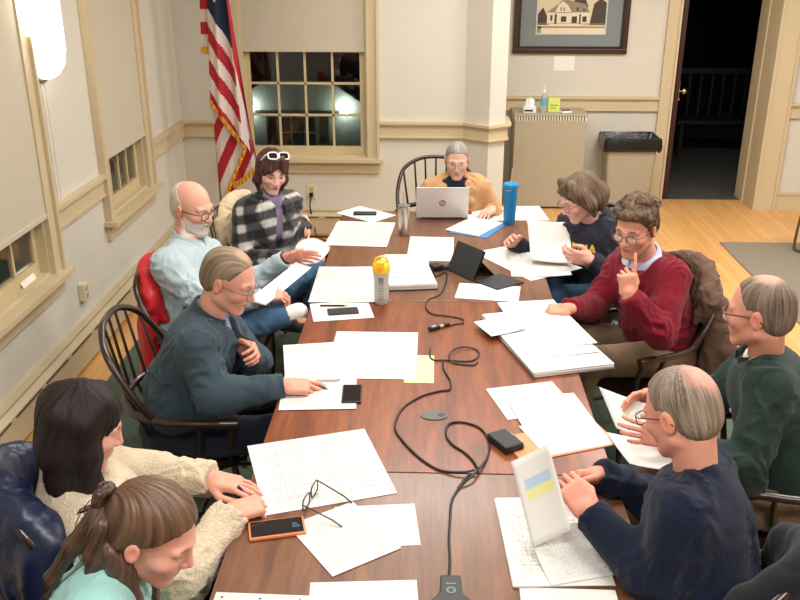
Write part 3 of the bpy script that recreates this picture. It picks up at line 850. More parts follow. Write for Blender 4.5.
# ------------------------------------------------------------ head
def head_shape(g=1.0, fem=False, glasses=False, beard=0):
    s = Shape()
    s.ell((0, -.014, .033), (.075, .095, .083), k=.01)
    s.ell((0, .026, -.025), (.063, .066, .078), k=.03)
    j = .046 if fem else .052
    for x in (-1, 1):
        s.cone((x*j, -.002, -.062), (x*.016, .068, -.103), .017, .016, k=.03)
        s.ell((x*.040, .058, -.026), (.024, .024, .02), k=.025)          # cheekbone
        s.cone((x*.012, .083, .021), (x*.044, .072, .019), .010, .009, k=.014)  # brow
    s.ell((0, .072, -.1), (.019, .018, .015), k=.02)                       # chin
    s.ell((0, .074, -.062), (.03, .02, .024), k=.02)                       # muzzle
    for x in (-1, 1):
        s.ell((x*.031, .1, .001), (.017, .02, .0125), k=.012, op='s')     # sockets
        s.ell((x*.031, .0735, .0), (.0135, .0125, .0125), k=.003)            # eyes
        s.cone((x*.019, .083, .0075), (x*.044, .077, .0065), .0035, .003, k=.005)  # upper lid
    s.cone((0, .086, .01), (0, .107, -.032), .0085, .0105, k=.014)            # nose
    for x in (-1, 1): s.ell((x*.0125, .097, -.034), (.0085, .01, .0075), k=.007)
    s.ell((0, .0905, -.0585), (.022, .0075, .0048), k=.005)
    s.ell((0, .089, -.068), (.019, .0075, .0055), k=.005)
    s.ell((0, .1, -.0632), (.023, .01, .0012), k=.003, op='s')
    for x in (-1, 1):                                                         # ears
        E = frame((x*.35, 1, 0), (0, -.15, 1))
        s.ell((x*.078, -.012, -.008), (.0085, .019, .031), E, k=.006)
        s.ell((x*.089, -.008, -.006), (.007, .009, .018), E, k=.004, op='s')
    return s

def hand_shape(side, curl, spread=.12, thumb=.4, idx=None):
    """local: y fingers, z back of the hand, thumb on x=-side... side=+1 right hand, -1 left hand"""
    s = Shape(); m = -side
    s.cone((0, -.02, 0), (0, .015, 0), .026, .028, k=.01)
    s.box((0, .05, 0), (.039, .046, .0145), rd=.012, k=.014)
    s.ell((m*.024, .028, -.008), (.02, .03, .015), k=.012)
    L = {0: (.044, .026, .021), 1: (.048, .029, .022), 2: (.045, .027, .021), 3: (.034, .021, .019)}
    X = (.030, .0105, -.0095, -.029); Y = (.088, .093, .088, .079)
    for f in range(4):
        c = list(curl if np.isscalar(curl[0]) else curl[f]) if f or idx is None else list(idx)
        p = npv((m*X[f], Y[f], 0)); a = 0; sp = m*spread*(1.2, .35, -.35, -1.2)[f]
        r = (.0088, .0092, .0087, .0078)[f]
        for seg in range(3):
            a += c[seg]
            d = npv((math.sin(sp)*math.cos(a), math.cos(sp)*math.cos(a), -math.sin(a)))
            q = p+d*L[f][seg]
            s.cone(p, q, r, r*.9, k=.004); p = q; r *= .9
    b = npv((m*.027, .012, -.008)); e = npv((m*(.045+.012*(1-thumb)), .048, -.014-.016*thumb)); t1 = e+npv((m*.010*(1-thumb)-m*.014*thumb, .030, -.008*thumb)); t2 = t1+npv((-m*.016*thumb, .022, -.006*thumb))
    s.cone(b, e, .0135, .0115, k=.008); s.cone(e, t1, .0112, .0102, k=.003); s.cone(t1, t2, .0102, .0085, k=.003)
    return s
FLAT = (.12, .15, .1); RELAX = (.35, .45, .3); GRIP = (.9, 1.1, .6); FIST = (1.35, 1.5, 1.0); PINCH = (.8, .7, .35)

def ik(S, W, pole, l1, l2):
    S, W = npv(S), npv(W); d = W-S; D = np.linalg.norm(d)
    if D > (l1+l2)*.995: k = D/((l1+l2)*.995); l1 *= k; l2 *= k
    u = d/D; a = (l1*l1-l2*l2+D*D)/(2*D); hh = math.sqrt(max(l1*l1-a*a, 1e-6))
    p = npv(pole); p = p-u*np.dot(p, u); p = nrm(p)
    return S+u*a+p*hh

SKIN = mat('skin', (214,160,136), .5, attr=True, sss=.12, bump=.05, bscale=250, spec=.35)
HAIRM = mat('hair', (90,70,55), .6, attr=True, bump=.15, bscale=260, spec=.3)
HAIRS = mat('glossy_hair', (90,70,55), .4, attr=True, bump=.12, bscale=260, spec=.45)
LINC = lambda c: npv(lin(c))
# ============================================================ PEOPLE
def person(label, head, look, neck, hip, side, hands, knees, feet, skin=(214,168,150), lips=(176,100,92), brow=(120,100,85),
           w=.96, top=None, trousers=None, shoe=(40,36,34), fem=False, up=(0,0,1), hs=1.0, belly=0, poles=None, beard=None, bald=None,
           hfine=.0034, elbows=None, hcol=None, legres=.012, bodyres=.012, topres=.0068, iris=(70,60,50)):
    """head: centre of head; look: gaze/nose direction; neck: base of neck; side: direction of the person's RIGHT shoulder.
       hands: (right, left) each (wrist, finger direction, palm normal, curl, kwargs)"""
    P = {}
    head, neck, hip = npv(head), npv(neck), npv(hip)
    HR = frame(look, up)
    side = nrm(side); spine = nrm(neck-hip); side = nrm(side-spine*np.dot(side, spine)); front = np.cross(spine, side)
    TR3 = np.stack([side, front, spine], 1)      # right, front, up of the torso
    P.update(HR=HR, TR=TR3, head=head, neck=neck, hip=hip)
    org = npv((hip[0], hip[1], 0))
    P['org'] = org
    L = np.linalg.norm(neck-hip)
    mid = hip+spine*L*.35-front*.01; chest = hip+spine*L*.72+front*.0
    torso = Shape()
    torso.ell(hip+spine*.0, (.165*w, .12*w+belly*.3, .12), TR3, k=.05)
    torso.ell(mid+front*belly*.6, (.15*w+belly*.4, .112*w+belly, .16), TR3, k=.06)
    torso.ell(chest, (.162*w, .112*w, .17), TR3, k=.06)
    sh = [neck+side*s*.155*w-spine*.055 for s in (1, -1)]
    torso.cone(sh[0], sh[1], .054*w, .054*w, k=.05)
    for s in (1, -1): torso.cone(neck-spine*.005+side*s*.03, sh[0 if s == 1 else 1]+spine*.01, .042*w, .044*w, k=.04)
    if fem:
        for s in (1, -1): torso.ell(chest+side*s*.07+front*.085-spine*.02, (.06, .05, .055), TR3, k=.04)
    legs = Shape(); hj = [hip+side*s*.09*w for s in (1, -1)]
    for i in (0, 1):
        k_, f_ = npv(knees[i]), npv(feet[i])
        legs.cone(hj[i], k_, .086*w, .058*w, k=.04); legs.cone(k_, f_, .058*w, .04*w, k=.02)
        calf = k_+(f_-k_)*.35; legs.ell(calf, .055*w, k=.03)
    arms = []; handsP = []
    for i in (0, 1):
        Wp, fd, pn, cu = hands[i][:4]; kw = hands[i][4] if len(hands[i]) > 4 else {}
        Wp = npv(Wp)
        S = sh[i]+side*(1, -1)[i]*.022*w
        pole = (poles[i] if poles else (side*(1, -1)[i]*.5-npv((0, 0, 1))-front*.3))
        E_ = npv(elbows[i]) if elbows and elbows[i] is not None else ik(S, Wp, pole, .285*w**.3, .255)
        arms.append((S, E_, Wp))
        hf = frame(fd, -npv(pn))
        handsP.append((hand_shape((1, -1)[i], cu, **kw), hf*1.0, Wp))
    P['arms'] = arms; P['sh'] = sh
    def arm_shape(i, wristcut=0):
        S, E_, Wp = arms[i]; s = Shape()
        s.cone(S, E_, .048*w, .038*w, k=.03); s.cone(E_, Wp, .039*w, .026, k=.02)
        s.ell(E_+(Wp-E_)*.25, .040*w, k=.03)
        return s
    # ---- skin body: one mesh object, head and hands at finer resolution
    full = Shape(); full.p += torso.p+legs.p
    for i in (0, 1): full.p += arm_shape(i).p
    for i in (0, 1):
        f_ = npv(feet[i]); t = nrm(npv((front[0], front[1], 0))); full.cone(f_-npv((0, 0, .03)), f_+t*.14-npv((0, 0, .055)), .035, .025, k=.02)
    hd = head_shape(fem=fem)
    headS = Shape(); nb = head-HR[:, 1]*.022*hs-HR[:, 2]*.065*hs
    headS.put(Shape_scale(hd, hs), HR, head)
    headS.cone(nb, neck-spine*.03-front*.005, .051*hs*(.9 if fem else 1.05), .058*(.86 if fem else 1.05), k=.02)
    parts = []
    A, l, h_ = full.grid(bodyres); v, q = nets(A, l, h_); v = relax(v, q, 1); parts.append((v, q, 'b'))
    A, l, h_ = headS.grid(hfine); v, q = nets(A, l, h_); v = relax(v, q, 1, .35); parts.append((v, q, 'h'))
    for i in (0, 1):
        hsh, hf, Wp = handsP[i]
        s = Shape(); s.cone(arms[i][1]*.35+Wp*.65, Wp, .033, .0265, k=.012); s.put(hsh, hf, Wp)
        A, l, h_ = s.grid(.0034); v, q = nets(A, l, h_); v = relax(v, q, 1, .35); parts.append((v, q, 'p'))
    base = LINC(skin); vs = []; qs = []; cs = []; off = 0
    for v, q, t in parts:
        c = np.tile(base, (len(v), 1)); c *= (1+.05*fbm(v*30)[:, None])
        if t == 'h':
            lp = (v-head) @ HR/hs
            def blob(cx, cy, cz, rx, ry, rz): return np.clip(1.6-1.6*np.sqrt(((lp[:, 0]-cx)/rx)**2+((lp[:, 1]-cy)/ry)**2+((lp[:, 2]-cz)/rz)**2), 0, 1)[:, None]
            red = base*npv((1.05, .74, .70))
            for x in (-1, 1):
                for bb in ((x*.04, .07, -.03, .03, .035, .025), (x*.082, -.01, -.008, .02, .03, .035)):
                    b = blob(*bb)*.6; c = c*(1-b)+red*b
            b = blob(0, .105, -.032, .018, .02, .015)*.5; c = c*(1-b)+red*b
            b = blob(0, .092, -.063, .027, .016, .011); c = c*(1-b)+LINC(lips)*b
            for x in (-1, 1):
                b = np.clip(blob(x*.030, .085, .024, .021, .022, .0055)*1.5, 0, 1)*.75; c = c*(1-b)+LINC(brow)*b
                b = np.clip(blob(x*.031, .0835, -.0005, .0135, .012, .006)*2, 0, 1); c = c*(1-b)+LINC((205,195,188))*b
                b = np.clip(blob(x*.031, .086, -.0005, .0058, .01, .0062)*2.2, 0, 1); c = c*(1-b)+LINC(iris)*.5*b
                b = blob(x*.031, .085, .0062, .016, .012, .0026)*.8; c = c*(1-b)+LINC(brow)*.4*b
            if beard is not None:
                bc, bs = beard
                reg = np.clip((-.030-lp[:, 2]+np.clip(lp[:, 1]-.03, 0, 1)*-.25)*60, 0, 1)*np.clip((lp[:, 1]+.005)*50, 0, 1)*np.clip((lp[:, 2]+.125)*60, 0, 1)
                b = (reg*bs)[:, None]*(1-np.clip(blob(0, .094, -.063, .022, .02, .009)*1.5, 0, 1)); c = c*(1-b)+LINC(bc)*b
        if t == 'p':
            c *= npv((1.03, .93, .90))
        vs.append(v); qs.append(q+off); cs.append(c); off += len(v)
    body = mesh_from('person', np.concatenate(vs), np.concatenate(qs), SKIN, None, np.clip(np.concatenate(cs), 0, 1), org)
    body.location = org
    tag(body, label, 'person')
    P['body'] = body
    # ---- trousers
    if trousers:
        tr = Shape(); tr.p += legs.p; tr.ell(hip, (.168*w, .125*w+belly*.3, .125), TR3, k=.05); tr.ell(mid-spine*.04+front*belly*.4, (.14*w, .11*w+belly*.5, .1), TR3, k=.05)
        for i in (0, 1):
            f_ = npv(feet[i]); dd = nrm(f_-npv(knees[i])); tr.half(f_-dd*.02, dd, .1)
        solid('trousers', tr, legres, trousers, body, infl=.012, wr=lambda v: wrinkle(v, 12, .007, 3), origin=org)
    fy = nrm(npv((front[0], front[1], 0)))
    for i in (0, 1):
        f_ = npv(feet[i]); s = Shape(); b = npv((f_[0], f_[1], f_[2]-.055))
        fd = fy
        s.cone(b-fd*.045, b+fd*.14, .04, .036, k=.02); s.ell(b+fd*.0+npv((0,0,.03)), (.042, .05, .04), None, k=.02)
        s.half(b-npv((0, 0, .036)), (0, 0, -1), .3)
        solid('shoe', s, .008, mat('shoe_%d_%d_%d' % shoe, shoe, .5), body, origin=org)
    # ---- sleeves+torso garment
    def garment(name, m, infl=.012, cuff=.0, neck_cut=.035, wr=(11, .006, 1), res=None, sleeves=True, open_v=None, hem=-.1, loose=0, extra=None, colf=None, post=None, half_sleeve=None):
        g = Shape()
        if sleeves:
            for i in (0, 1):
                S, E_, Wp = arms[i]; dd = nrm(Wp-E_)
                g.cone(S, E_, .050*w+loose, .041*w+loose, k=.03); g.cone(E_, Wp, .042*w+loose, .029+loose*.6, k=.02)
                g.ell(E_+(Wp-E_)*.2, .043*w+loose, k=.03)
                g.half(Wp-dd*cuff, dd, .11, k=.003)
        g.p += torso.p
        if loose:
            g.ell(mid+front*belly*.6, (.155*w+loose+belly*.4, .115*w+loose+belly, .17), TR3, k=.05)
            g.ell(chest, (.165*w+loose*.6, .115*w+loose*.6, .17), TR3, k=.05)
        g.half(neck+spine*neck_cut+front*.02, spine+front*.28, .115, k=.006)
        g.half(hip+spine*hem, -spine, .35)
        if extra: extra(g)
        return solid(name, g, res or topres, m, body, infl=infl, wr=(lambda v: wrinkle(v, *wr)) if wr else None, origin=org, colf=colf, post=post)
    P['garment'] = garment; P['front'] = front; P['side'] = side; P['spine'] = spine; P['chest'] = chest; P['mid'] = mid; P['w'] = w; P['hs'] = hs; P['torso'] = torso
    return P

def Shape_scale(s, k):
    o = Shape()
    for (op, kk, t, a, b, e, f) in s.p:
        if t == 'c': o.p.append((op, kk*k, t, a*k, b*k, e*k, f*k))
        elif t == 'e': o.p.append((op, kk*k, t, a*k, tuple(x*k for x in b), e, f))
        elif t == 'b': o.p.append((op, kk*k, t, a*k, tuple(x*k for x in b), e, f*k))
        else: o.p.append((op, kk*k, t, a*k, b, e*k, f))
    return o

def collar(P, m, name='collar', r=.064, h=.035, t=.006, tilt=.25, gap=.35, drop=-.004):
    """standing shirt collar band around the neck, open at the front"""
    neck, sp, fr, sd = P['neck'], P['spine'], P['front'], P['side']
    up = nrm(sp*.9+nrm(P['head']-P['neck'])*.6+npv((0,0,.2)))
    fr2 = nrm(fr-up*np.dot(fr, up)); sd2 = np.cross(fr2, up)
    vs = []; fs = []; n = 30; prof = [(r, 0), (r-.004, h), (r+.004, h+.002), (r+.012, h*.35), (r+.016, -.006), (r+.006, -.008)]
    for i in range(n+1):
        a = gap+(2*PI-2*gap)*i/n        # angle from the front
        for (rr, z) in prof:
            z2 = z-(.018*math.cos(a))
            fl = 1+.10*max(0, math.cos(a))
            p = neck+up*(z2+drop+.012)+(fr2*math.cos(a)*fl+sd2*math.sin(a))*rr
            vs.append(tuple(p-P['org']))
    k = len(prof)
    for i in range(n):
        for j in range(k): fs.append((i*k+j, i*k+(j+1) % k, (i+1)*k+(j+1) % k, (i+1)*k+j))
    fs.append(tuple(range(k))); fs.append(tuple(range(n*k, n*k+k))[::-1])
    return MB().add(vs, fs).build(name, m, P['body'], smooth=True)

def hair(P, style, c1, c2, gloss=False, res=.0038, extra=None, grooves=.0022, freq=16, crown=(0, -.05, .11), thick=.010, face_cut=True, curly=0, zmin=-.12, zl=None, bald_fn=None, name='hair', scalp=None, local=None):
    """style: 'short' cap with hairline, 'long' adds locks through extra(shape) in the head frame"""
    HR, head, hs = P['HR'], P['head'], P['hs']
    s = Shape()
    if style:
        s.ell((0, -.014, .033), (.075+thick, .095+thick, .083+thick), k=.01)
        s.ell((0, -.045, -.02), (.064+thick*.6, .06+thick*.5, .06), k=.03)
    if extra: extra(s)
    zl = zl or [(-.12, -.085), (-.05, -.07), (-.03, -.045), (-.018, .0), (.005, .025), (.02, .012), (.036, .022), (.05, .055), (.075, .075), (.12, .09)]
    xs = np.array([a for a, b in zl]); zs = np.array([b for a, b in zl])
    def post(A, ax):
        X, Y, Z = ax[0][:, None, None], ax[1][None, :, None], ax[2][None, None, :]
        if style == 'short' or style == 'bald':
            zline = np.interp(ax[1], xs, zs)[None, :, None]
            g = (Z-zline)
            A = np.maximum(A, -g*.3+.0015)
            if bald_fn: A = np.maximum(A, bald_fn(X, Y, Z))
        if face_cut and style == 'long':
            f = d_ell((X, Y, Z), npv((0, .085, -.035)), (.062, .075, .095), None)
            A = np.maximum(A, -f)
            f2 = d_ell((X, Y, Z), npv((0, .07, -.1)), (.055, .06, .07), None)
            A = np.maximum(A, -f2)
            # keep above the shoulders clean of the neck front
        return A
    A, l, h_ = s.grid(res, post=post)
    v, q = nets(A, l, h_)
    if len(v) == 0: return None
    v = relax(v, q, 2, .5)
    n = vnormals(v, q); d = v-npv(crown)
    ang = np.arctan2(d[:, 0], -d[:, 1]); r = np.linalg.norm(d, axis=1)
    u = np.where(d[:, 2] < -.1, v[:, 0]*8+v[:, 1]*8, ang)
    st = np.stack([ang*freq*.6, r*7, v[:, 0]*5+v[:, 1]*5], 1)
    if curly:
        gsv = 1-np.abs(noise(v*55+noise(v*20)[:, None]))*2
        gr = gsv*grooves*2.4
    else:
        gsv = fbm(st, 3); gr = gsv*grooves
    v = v+n*gr[:, None]
    t = np.clip(.5+.55*fbm(st*1.7+9, 3), 0, 1)[:, None]
    col = LINC(c1)*(1-t)+LINC(c2)*t
    if scalp is not None:
        c_, r_, rgb_ = scalp
        t = np.clip(1.9-1.25*np.sqrt((((v-npv(c_))/npv(r_))**2).sum(1))+.25*fbm(v*60), 0, 1)[:, None]*.9
        col = col*(1-t)+LINC(rgb_)*t
    W = (v*hs) @ HR.T+head
    return mesh_from(name, W, q, HAIRS if gloss else HAIRM, P['body'], np.clip(col, 0, 1), P['org'])

def specs(P, rgb=(30,24,22), shape='rect', y=.102, w=.026, hgt=.017, z=-.001, up=0, rim=.0016, name='eyeglasses', metal=False, back=-.01):
    """spectacles worn on the face (up>0: pushed up on the head)"""
    HR, head, hs = P['HR'], P['head'], P['hs']
    m = mat('spectacle_%d_%d_%d' % rgb, rgb, .3, 1 if metal else 0)
    T = Matrix([[*(HR[i]*hs), head[i]-P['org'][i]] for i in range(3)]+[[0, 0, 0, 1]])
    if up: T = T @ Matrix.Translation((0, up[0], up[1])) @ Matrix.Rotation(up[2], 4, 'X')
    g = MB()
    for x in (-1, 1):
        pts = []
        for i in range(20):
            a = 2*PI*i/20; e = .55 if shape == 'rect' else .9
            cx = math.copysign(abs(math.cos(a))**e, math.cos(a)); cz = math.copysign(abs(math.sin(a))**e, math.sin(a))
            pts.append((x*.033+cx*w, y-.0025*abs(cx*w+x*.033)*10*.3, z-.004+cz*hgt))
        g.tube(pts, rim, 6, T, closed=True)
    g.tube([(-.033+w, y, z+.003), (0, y+.003, z+.006), (.033-w, y, z+.003)], rim, 6, T)
    o = g.build(name, m, P['body'], smooth=True)
    for x in (-1, 1):
        MB().tube([(x*(.033+w), y-.003, z+.006), (x*.073, y-.02, z+.006), (x*.08, .03, z+.005), (x*.081, back, z+.002), (x*.080, back-.02, z-.014)], rim*1.1, 6, T).build('temple_arm', m, o, smooth=True)
        pts = [(x*.033+math.cos(a)*w*.97, y-.0015, z-.004+math.sin(a)*hgt*.97) for a in np.linspace(0, 2*PI, 18, endpoint=False)]
        MB().add(pts+[(p[0], p[1]-.0012, p[2]) for p in pts], [tuple(range(18)), tuple(range(18, 36))[::-1]]+[(i, (i+1) % 18, 18+(i+1) % 18, 18+i) for i in range(18)], T).build('lens', mat('dark_lens', (30,30,40), .1) if up else mat('clear_lens', (235,240,245), .05, alpha=.12), o)
    return o
# ------------------------------------------------------------ materials of the clothes
def cloth(name, rgb, bump=.25, bs=220, var=.05, rough=.9, sheen=.1): return mat(name, rgb, rough, bump=bump, bscale=bs, var=var, vscale=18, sheen=sheen, spec=.2)
def stripes_mat(name, c1, c2, sc=90):
    m = mat(name, c1, .9, bump=.15, bscale=200); nt = m.node_tree; N = nt.nodes; L = nt.links
    w = N.new('ShaderNodeTexWave'); w.inputs['Scale'].default_value = sc; w.bands_direction = 'X'; w.inputs['Distortion'].default_value = .3
    tc = N.new('ShaderNodeTexCoord'); L.new(tc.outputs['Object'], w.inputs['Vector'])
    r = N.new('ShaderNodeValToRGB'); r.color_ramp.elements[0].position = .45; r.color_ramp.elements[0].color = (*lin(c1), 1); r.color_ramp.elements[1].position = .55; r.color_ramp.elements[1].color = (*lin(c2), 1)
    L.new(w.outputs['Fac'], r.inputs[0]); L.new(r.outputs[0], N['Principled BSDF'].inputs['Base Color'])
    return m
def plaid_mat():
    m = mat('black_white_flannel', (40,40,42), .95, bump=.2, bscale=300, sheen=.2); nt = m.node_tree; N = nt.nodes; L = nt.links
    tc = N.new('ShaderNodeTexCoord'); mp = N.new('ShaderNodeMapping'); mp.inputs['Rotation'].default_value = (.1, .15, .5); L.new(tc.outputs['Object'], mp.inputs['Vector'])
    sx = N.new('ShaderNodeSeparateXYZ'); L.new(mp.outputs[0], sx.inputs[0])
    outs = []
    for ax_, per, ph in (('X', .095, 0), ('Z', .10, .3)):
        a = N.new('ShaderNodeMath'); a.operation = 'MULTIPLY_ADD'; a.inputs[1].default_value = 2*PI/per; a.inputs[2].default_value = ph; L.new(sx.outputs[ax_], a.inputs[0])
        b = N.new('ShaderNodeMath'); b.operation = 'SINE'; L.new(a.outputs[0], b.inputs[0])
        c = N.new('ShaderNodeMapRange'); c.inputs[1].default_value = -.35; c.inputs[2].default_value = .55; L.new(b.outputs[0], c.inputs[0]); outs.append(c)
    s = N.new('ShaderNodeMath'); s.operation = 'ADD'; L.new(outs[0].outputs[0], s.inputs[0]); L.new(outs[1].outputs[0], s.inputs[1])
    h = N.new('ShaderNodeMath'); h.operation = 'MULTIPLY'; h.inputs[1].default_value = .5; L.new(s.outputs[0], h.inputs[0])
    r = N.new('ShaderNodeValToRGB'); e = r.color_ramp.elements; e[0].position = .12; e[0].color = (*lin((20,20,24)), 1); e[1].position = 1; e[1].color = (*lin((198,194,188)), 1)
    q = e.new(.55); q.color = (*lin((66,66,68)), 1)
    L.new(h.outputs[0], r.inputs[0]); L.new(r.outputs[0], N['Principled BSDF'].inputs['Base Color'])
    return m
JEANS = cloth('blue_denim', (62,92,122), var=.15)
NAVYT = cloth('dark_navy_trousers', (22,26,38))
KHAKI = cloth('brown_corduroy', (112,92,72))
BLACKT = cloth('black_trousers', (18,18,20))
WATCHB = mat('watch_black', (20,20,22), .35)

CHAIRPOS = {}
def seat_for(P, label, fwd=.11, rz=None, dx=0, sz=1):
    f = P['front']; a = math.atan2(-f[0], f[1]) if rz is None else rz
    p = P['hip']+npv((-math.sin(a), math.cos(a), 0))*fwd+npv((dx, 0, 0)); CHAIRPOS[id(P)] = ((p[0], p[1]), a)
    c = windsor((p[0], p[1], .013), a, label); c.scale = (1, 1, sz); return c

def on_front(P, x, z, out=.004, obj=None):
    """point on the chest surface of garment obj at torso coords x (right), z (down from the neck)"""
    o = P['neck']+P['side']*x+P['spine']*z
    d = P['front']
    from_ = o+d*.5-P['org']
    bpy.context.view_layer.update()
    ok, hit, n, _ = obj.ray_cast(V(from_), V(-d), distance=1.0)
    return (hit+n*out, n) if ok else (V(o+d*.13-P['org']), V(d))
def buttons(P, obj, zs, m, x=0, r=.006):
    for z in zs:
        p, n = on_front(P, x, z, .001, obj)
        q = n.to_track_quat('Z', 'Y').to_matrix().to_4x4()
        MB().lathe([(r, 0), (r, .002), (r*.6, .003)], 10, Matrix.Translation(p) @ q).build('button', m, P['body'])

# ============================================================ 1: woman at the far end behind the laptop
Q1 = person('person in tan coat over dark top sitting behind the laptop at the table end', at(457,160,1.06), (-.03,-1,-.22), at(456,184,.91)+V((0,.03,0)), (.19,5.84,.50), (-1,0,0),
    [((.06,5.62,.80), (.3,-.95,-.15), (0,0,-1), RELAX), ((.40,5.50,.775), (-.5,-.85,-.05), (0,0,-1), RELAX)],
    [(.05,5.42,.58), (.3,5.42,.58)], [(.05,5.45,.09), (.3,5.45,.09)], fem=True, w=.92, skin=(216,170,152), hs=.96, trousers=BLACKT, brow=(150,130,115))
TAN = cloth('tan_canvas', (186,142,98))
Q1['garment']('dark_top', cloth('dark_navy_knit', (28,32,44)), infl=.006, wr=None, neck_cut=.045, sleeves=False)
def cutv(P, wx=.05, depth=.45, z=-.18, taper=0):
    def f(g): g.box(P['neck']+P['front']*.13+P['spine']*z, (wx, .13, depth/2), P['TR'], rd=.004, k=.01, op='s')
    return f
Q1['garment']('coat', TAN, infl=.020, loose=.006, wr=(9,.008,3), extra=cutv(Q1, .06), cuff=.0)
for s in (-1, 1):
    c = Q1['neck']; S = Shape(); a = c+Q1['side']*s*.065-Q1['front']*.02+Q1['spine']*.03; b = c+Q1['side']*s*.095+Q1['front']*.115-Q1['spine']*.07; d = c+Q1['side']*s*.062+Q1['front']*.145-Q1['spine']*.17
    S.cone(a, b, .022, .028, k=.02); S.cone(b, d, .022, .014, k=.02); S.cone(c-Q1['front']*.07+Q1['spine']*.03, a, .022, .022, k=.02)
    solid('coat_lapel', S, .006, TAN, Q1['body'], origin=Q1['org'])
MB().tube(crv([tuple(Q1['neck']+Q1['side']*x+Q1['front']*y+Q1['spine']*z-Q1['org']) for x, y, z in ((-.05,.03,.02), (-.04,.1,-.06), (0,.135,-.12), (.04,.1,-.06), (.05,.03,.02))]), .003).build('necklace', mat('silver_chain', (170,170,170), .3, .9), Q1['body'])
hair(Q1, 'short', (112,106,102), (160,152,146), grooves=.0012, thick=.004, zl=[(-.12,-.08), (-.04,-.06), (-.02,-.02), (.0,.0), (.02,.02), (.04,.045), (.06,.07), (.12,.09)])
specs(Q1, (150,110,100), w=.024, hgt=.016, rim=.0012)
seat_for(Q1, 'dark windsor armchair at the far table end behind the laptop', fwd=.14, dx=-.15)

# ============================================================ 2: woman in plaid
Q2 = person('person in black and white plaid flannel with white sunglasses on dark hair', at(272,171,1.16), (.40,-.82,-.30), (-.925,4.93,.985), (-1.08,5.03,.50), (-.66,-.75,0),
    [((-.84,4.72,.70), (.6,-.3,-.5), (0,-.3,-1), RELAX), (at(305,222,.76), (.25,-.5,-.85), (-.8,-.4,-.2), RELAX)],
    [(-.74,4.62,.58), (-.68,4.88,.58)], [(-.60,4.55,.09), (-.55,4.9,.09)], fem=True, w=.94, up=(.12,0,1), skin=(224,176,160), lips=(168,84,84), hs=.97, brow=(60,40,36), trousers=JEANS)
Q2['garment']('lilac_shirt', cloth('lilac_knit', (136,120,152)), infl=.006, wr=None, neck_cut=.05, sleeves=False)
collar(Q2, MATS['lilac_knit'], 'turtleneck', r=.055, h=.05, gap=.02)
Q2['garment']('flannel_shirt', plaid_mat(), infl=.018, loose=.006, wr=(9,.008,5), extra=cutv(Q2, .028, .3, -.1), cuff=.0)
collar(Q2, MATS['black_white_flannel'], 'flannel_collar', r=.074, h=.03, gap=.75)
def locks2(s):
    for x in (-1, 1):
        s.cone((x*.062, -.02, .07), (x*.082, .0, -.06), .03, .022, k=.03); s.cone((x*.082, .0, -.06), (x*.07, .02, -.12), .022, .010, k=.03)
        s.cone((x*.03, .06, .10), (x*.062, .082, .035), .025, .012, k=.02)
    s.cone((0, -.08, .03), (0, -.09, -.10), .06, .045, k=.04)
    s.cone((-.02, .06, .11), (.04, .092, .052), .022, .012, k=.02); s.cone((-.02, .07, .11), (-.035, .094, .045), .022, .011, k=.02)
hair(Q2, 'long', (36,20,20), (82,42,36), gloss=True, extra=locks2, grooves=.004, freq=12, thick=.014)
specs(Q2, (235,235,235), up=(-.002, .056, .95), w=.029, hgt=.021, rim=.0042, name='sunglasses')
seat_for(Q2, 'dark windsor armchair under the cream coat by the flag', fwd=.22, sz=.94)

# ============================================================ 3: bald bearded man, pale blue shirt
Q3 = person('bald white-bearded person in pale blue shirt and jeans, legs crossed', at(192,207,1.19), (.90,-.40,-.20), (-1.16,3.98,1.00), (-1.24,3.93,.50), (-.25,-.96,0),
    [(at(262,297,.80), (.9,.25,.05), (.1,.4,-1), PINCH), (at(284,259,.89), (.95,.2,.12), (.1,-.7,-.4), (.25,.2,.15), dict(thumb=.1))],
    [at(238,330,.66), at(316,272,.68)], [at(292,314,.70), (-.60,4.18,.09)], w=1.02, belly=.03, hs=1.04, skin=(216,160,140), beard=((225,218,210), .9), brow=(200,190,180), trousers=JEANS, shoe=(58,50,48), poles=[(-.3,-.8,-.6), (.0,.3,-1)])
LB = cloth('pale_blue_cotton', (172,188,196))
Q3['garment']('shirt', LB, infl=.016, loose=.004, wr=(9,.010,7), cuff=-.005, neck_cut=.05)
collar(Q3, LB, gap=.35, r=.070, h=.045, drop=.006)
hair(Q3, 'bald', (176,168,158), (210,202,192), thick=.003, grooves=.001, bald_fn=lambda X, Y, Z: (Z-.03+Y*1.1)*.08)
def beard3(s):
    for x in (-1, 1):
        s.cone((x*.064, .008, -.035), (x*.050, .035, -.085), .007, .011, k=.02); s.cone((x*.050, .035, -.085), (x*.02, .068, -.108), .014, .016, k=.02)
        s.cone((x*.018, .0945, -.052), (x*.030, .083, -.075), .005, .006, k=.01)
    s.cone((-.02, .0965, -.0505), (.02, .0965, -.0505), .0048, .0048, k=.01); s.cone((0, .08, -.088), (0, .073, -.116), .014, .013, k=.02)
hair(Q3, None, (176,166,154), (214,204,194), extra=beard3, grooves=.0012, name='beard', crown=(0, 0, .05), res=.003, freq=30)
specs(Q3, (48,30,26), rim=.0019)
MB().tube([tuple(Q3['arms'][1][2]+nrm(Q3['arms'][1][2]-Q3['arms'][1][1])*.012+npv(p)-Q3['org']) for p in [tuple(frame(Q3['arms'][1][2]-Q3['arms'][1][1], (0,0,1)) @ npv((math.cos(a)*.031, 0, math.sin(a)*.031))) for a in np.linspace(0, 2*PI, 14, endpoint=False)]], .005, closed=True).build('watch_strap', WATCHB, Q3['body'])
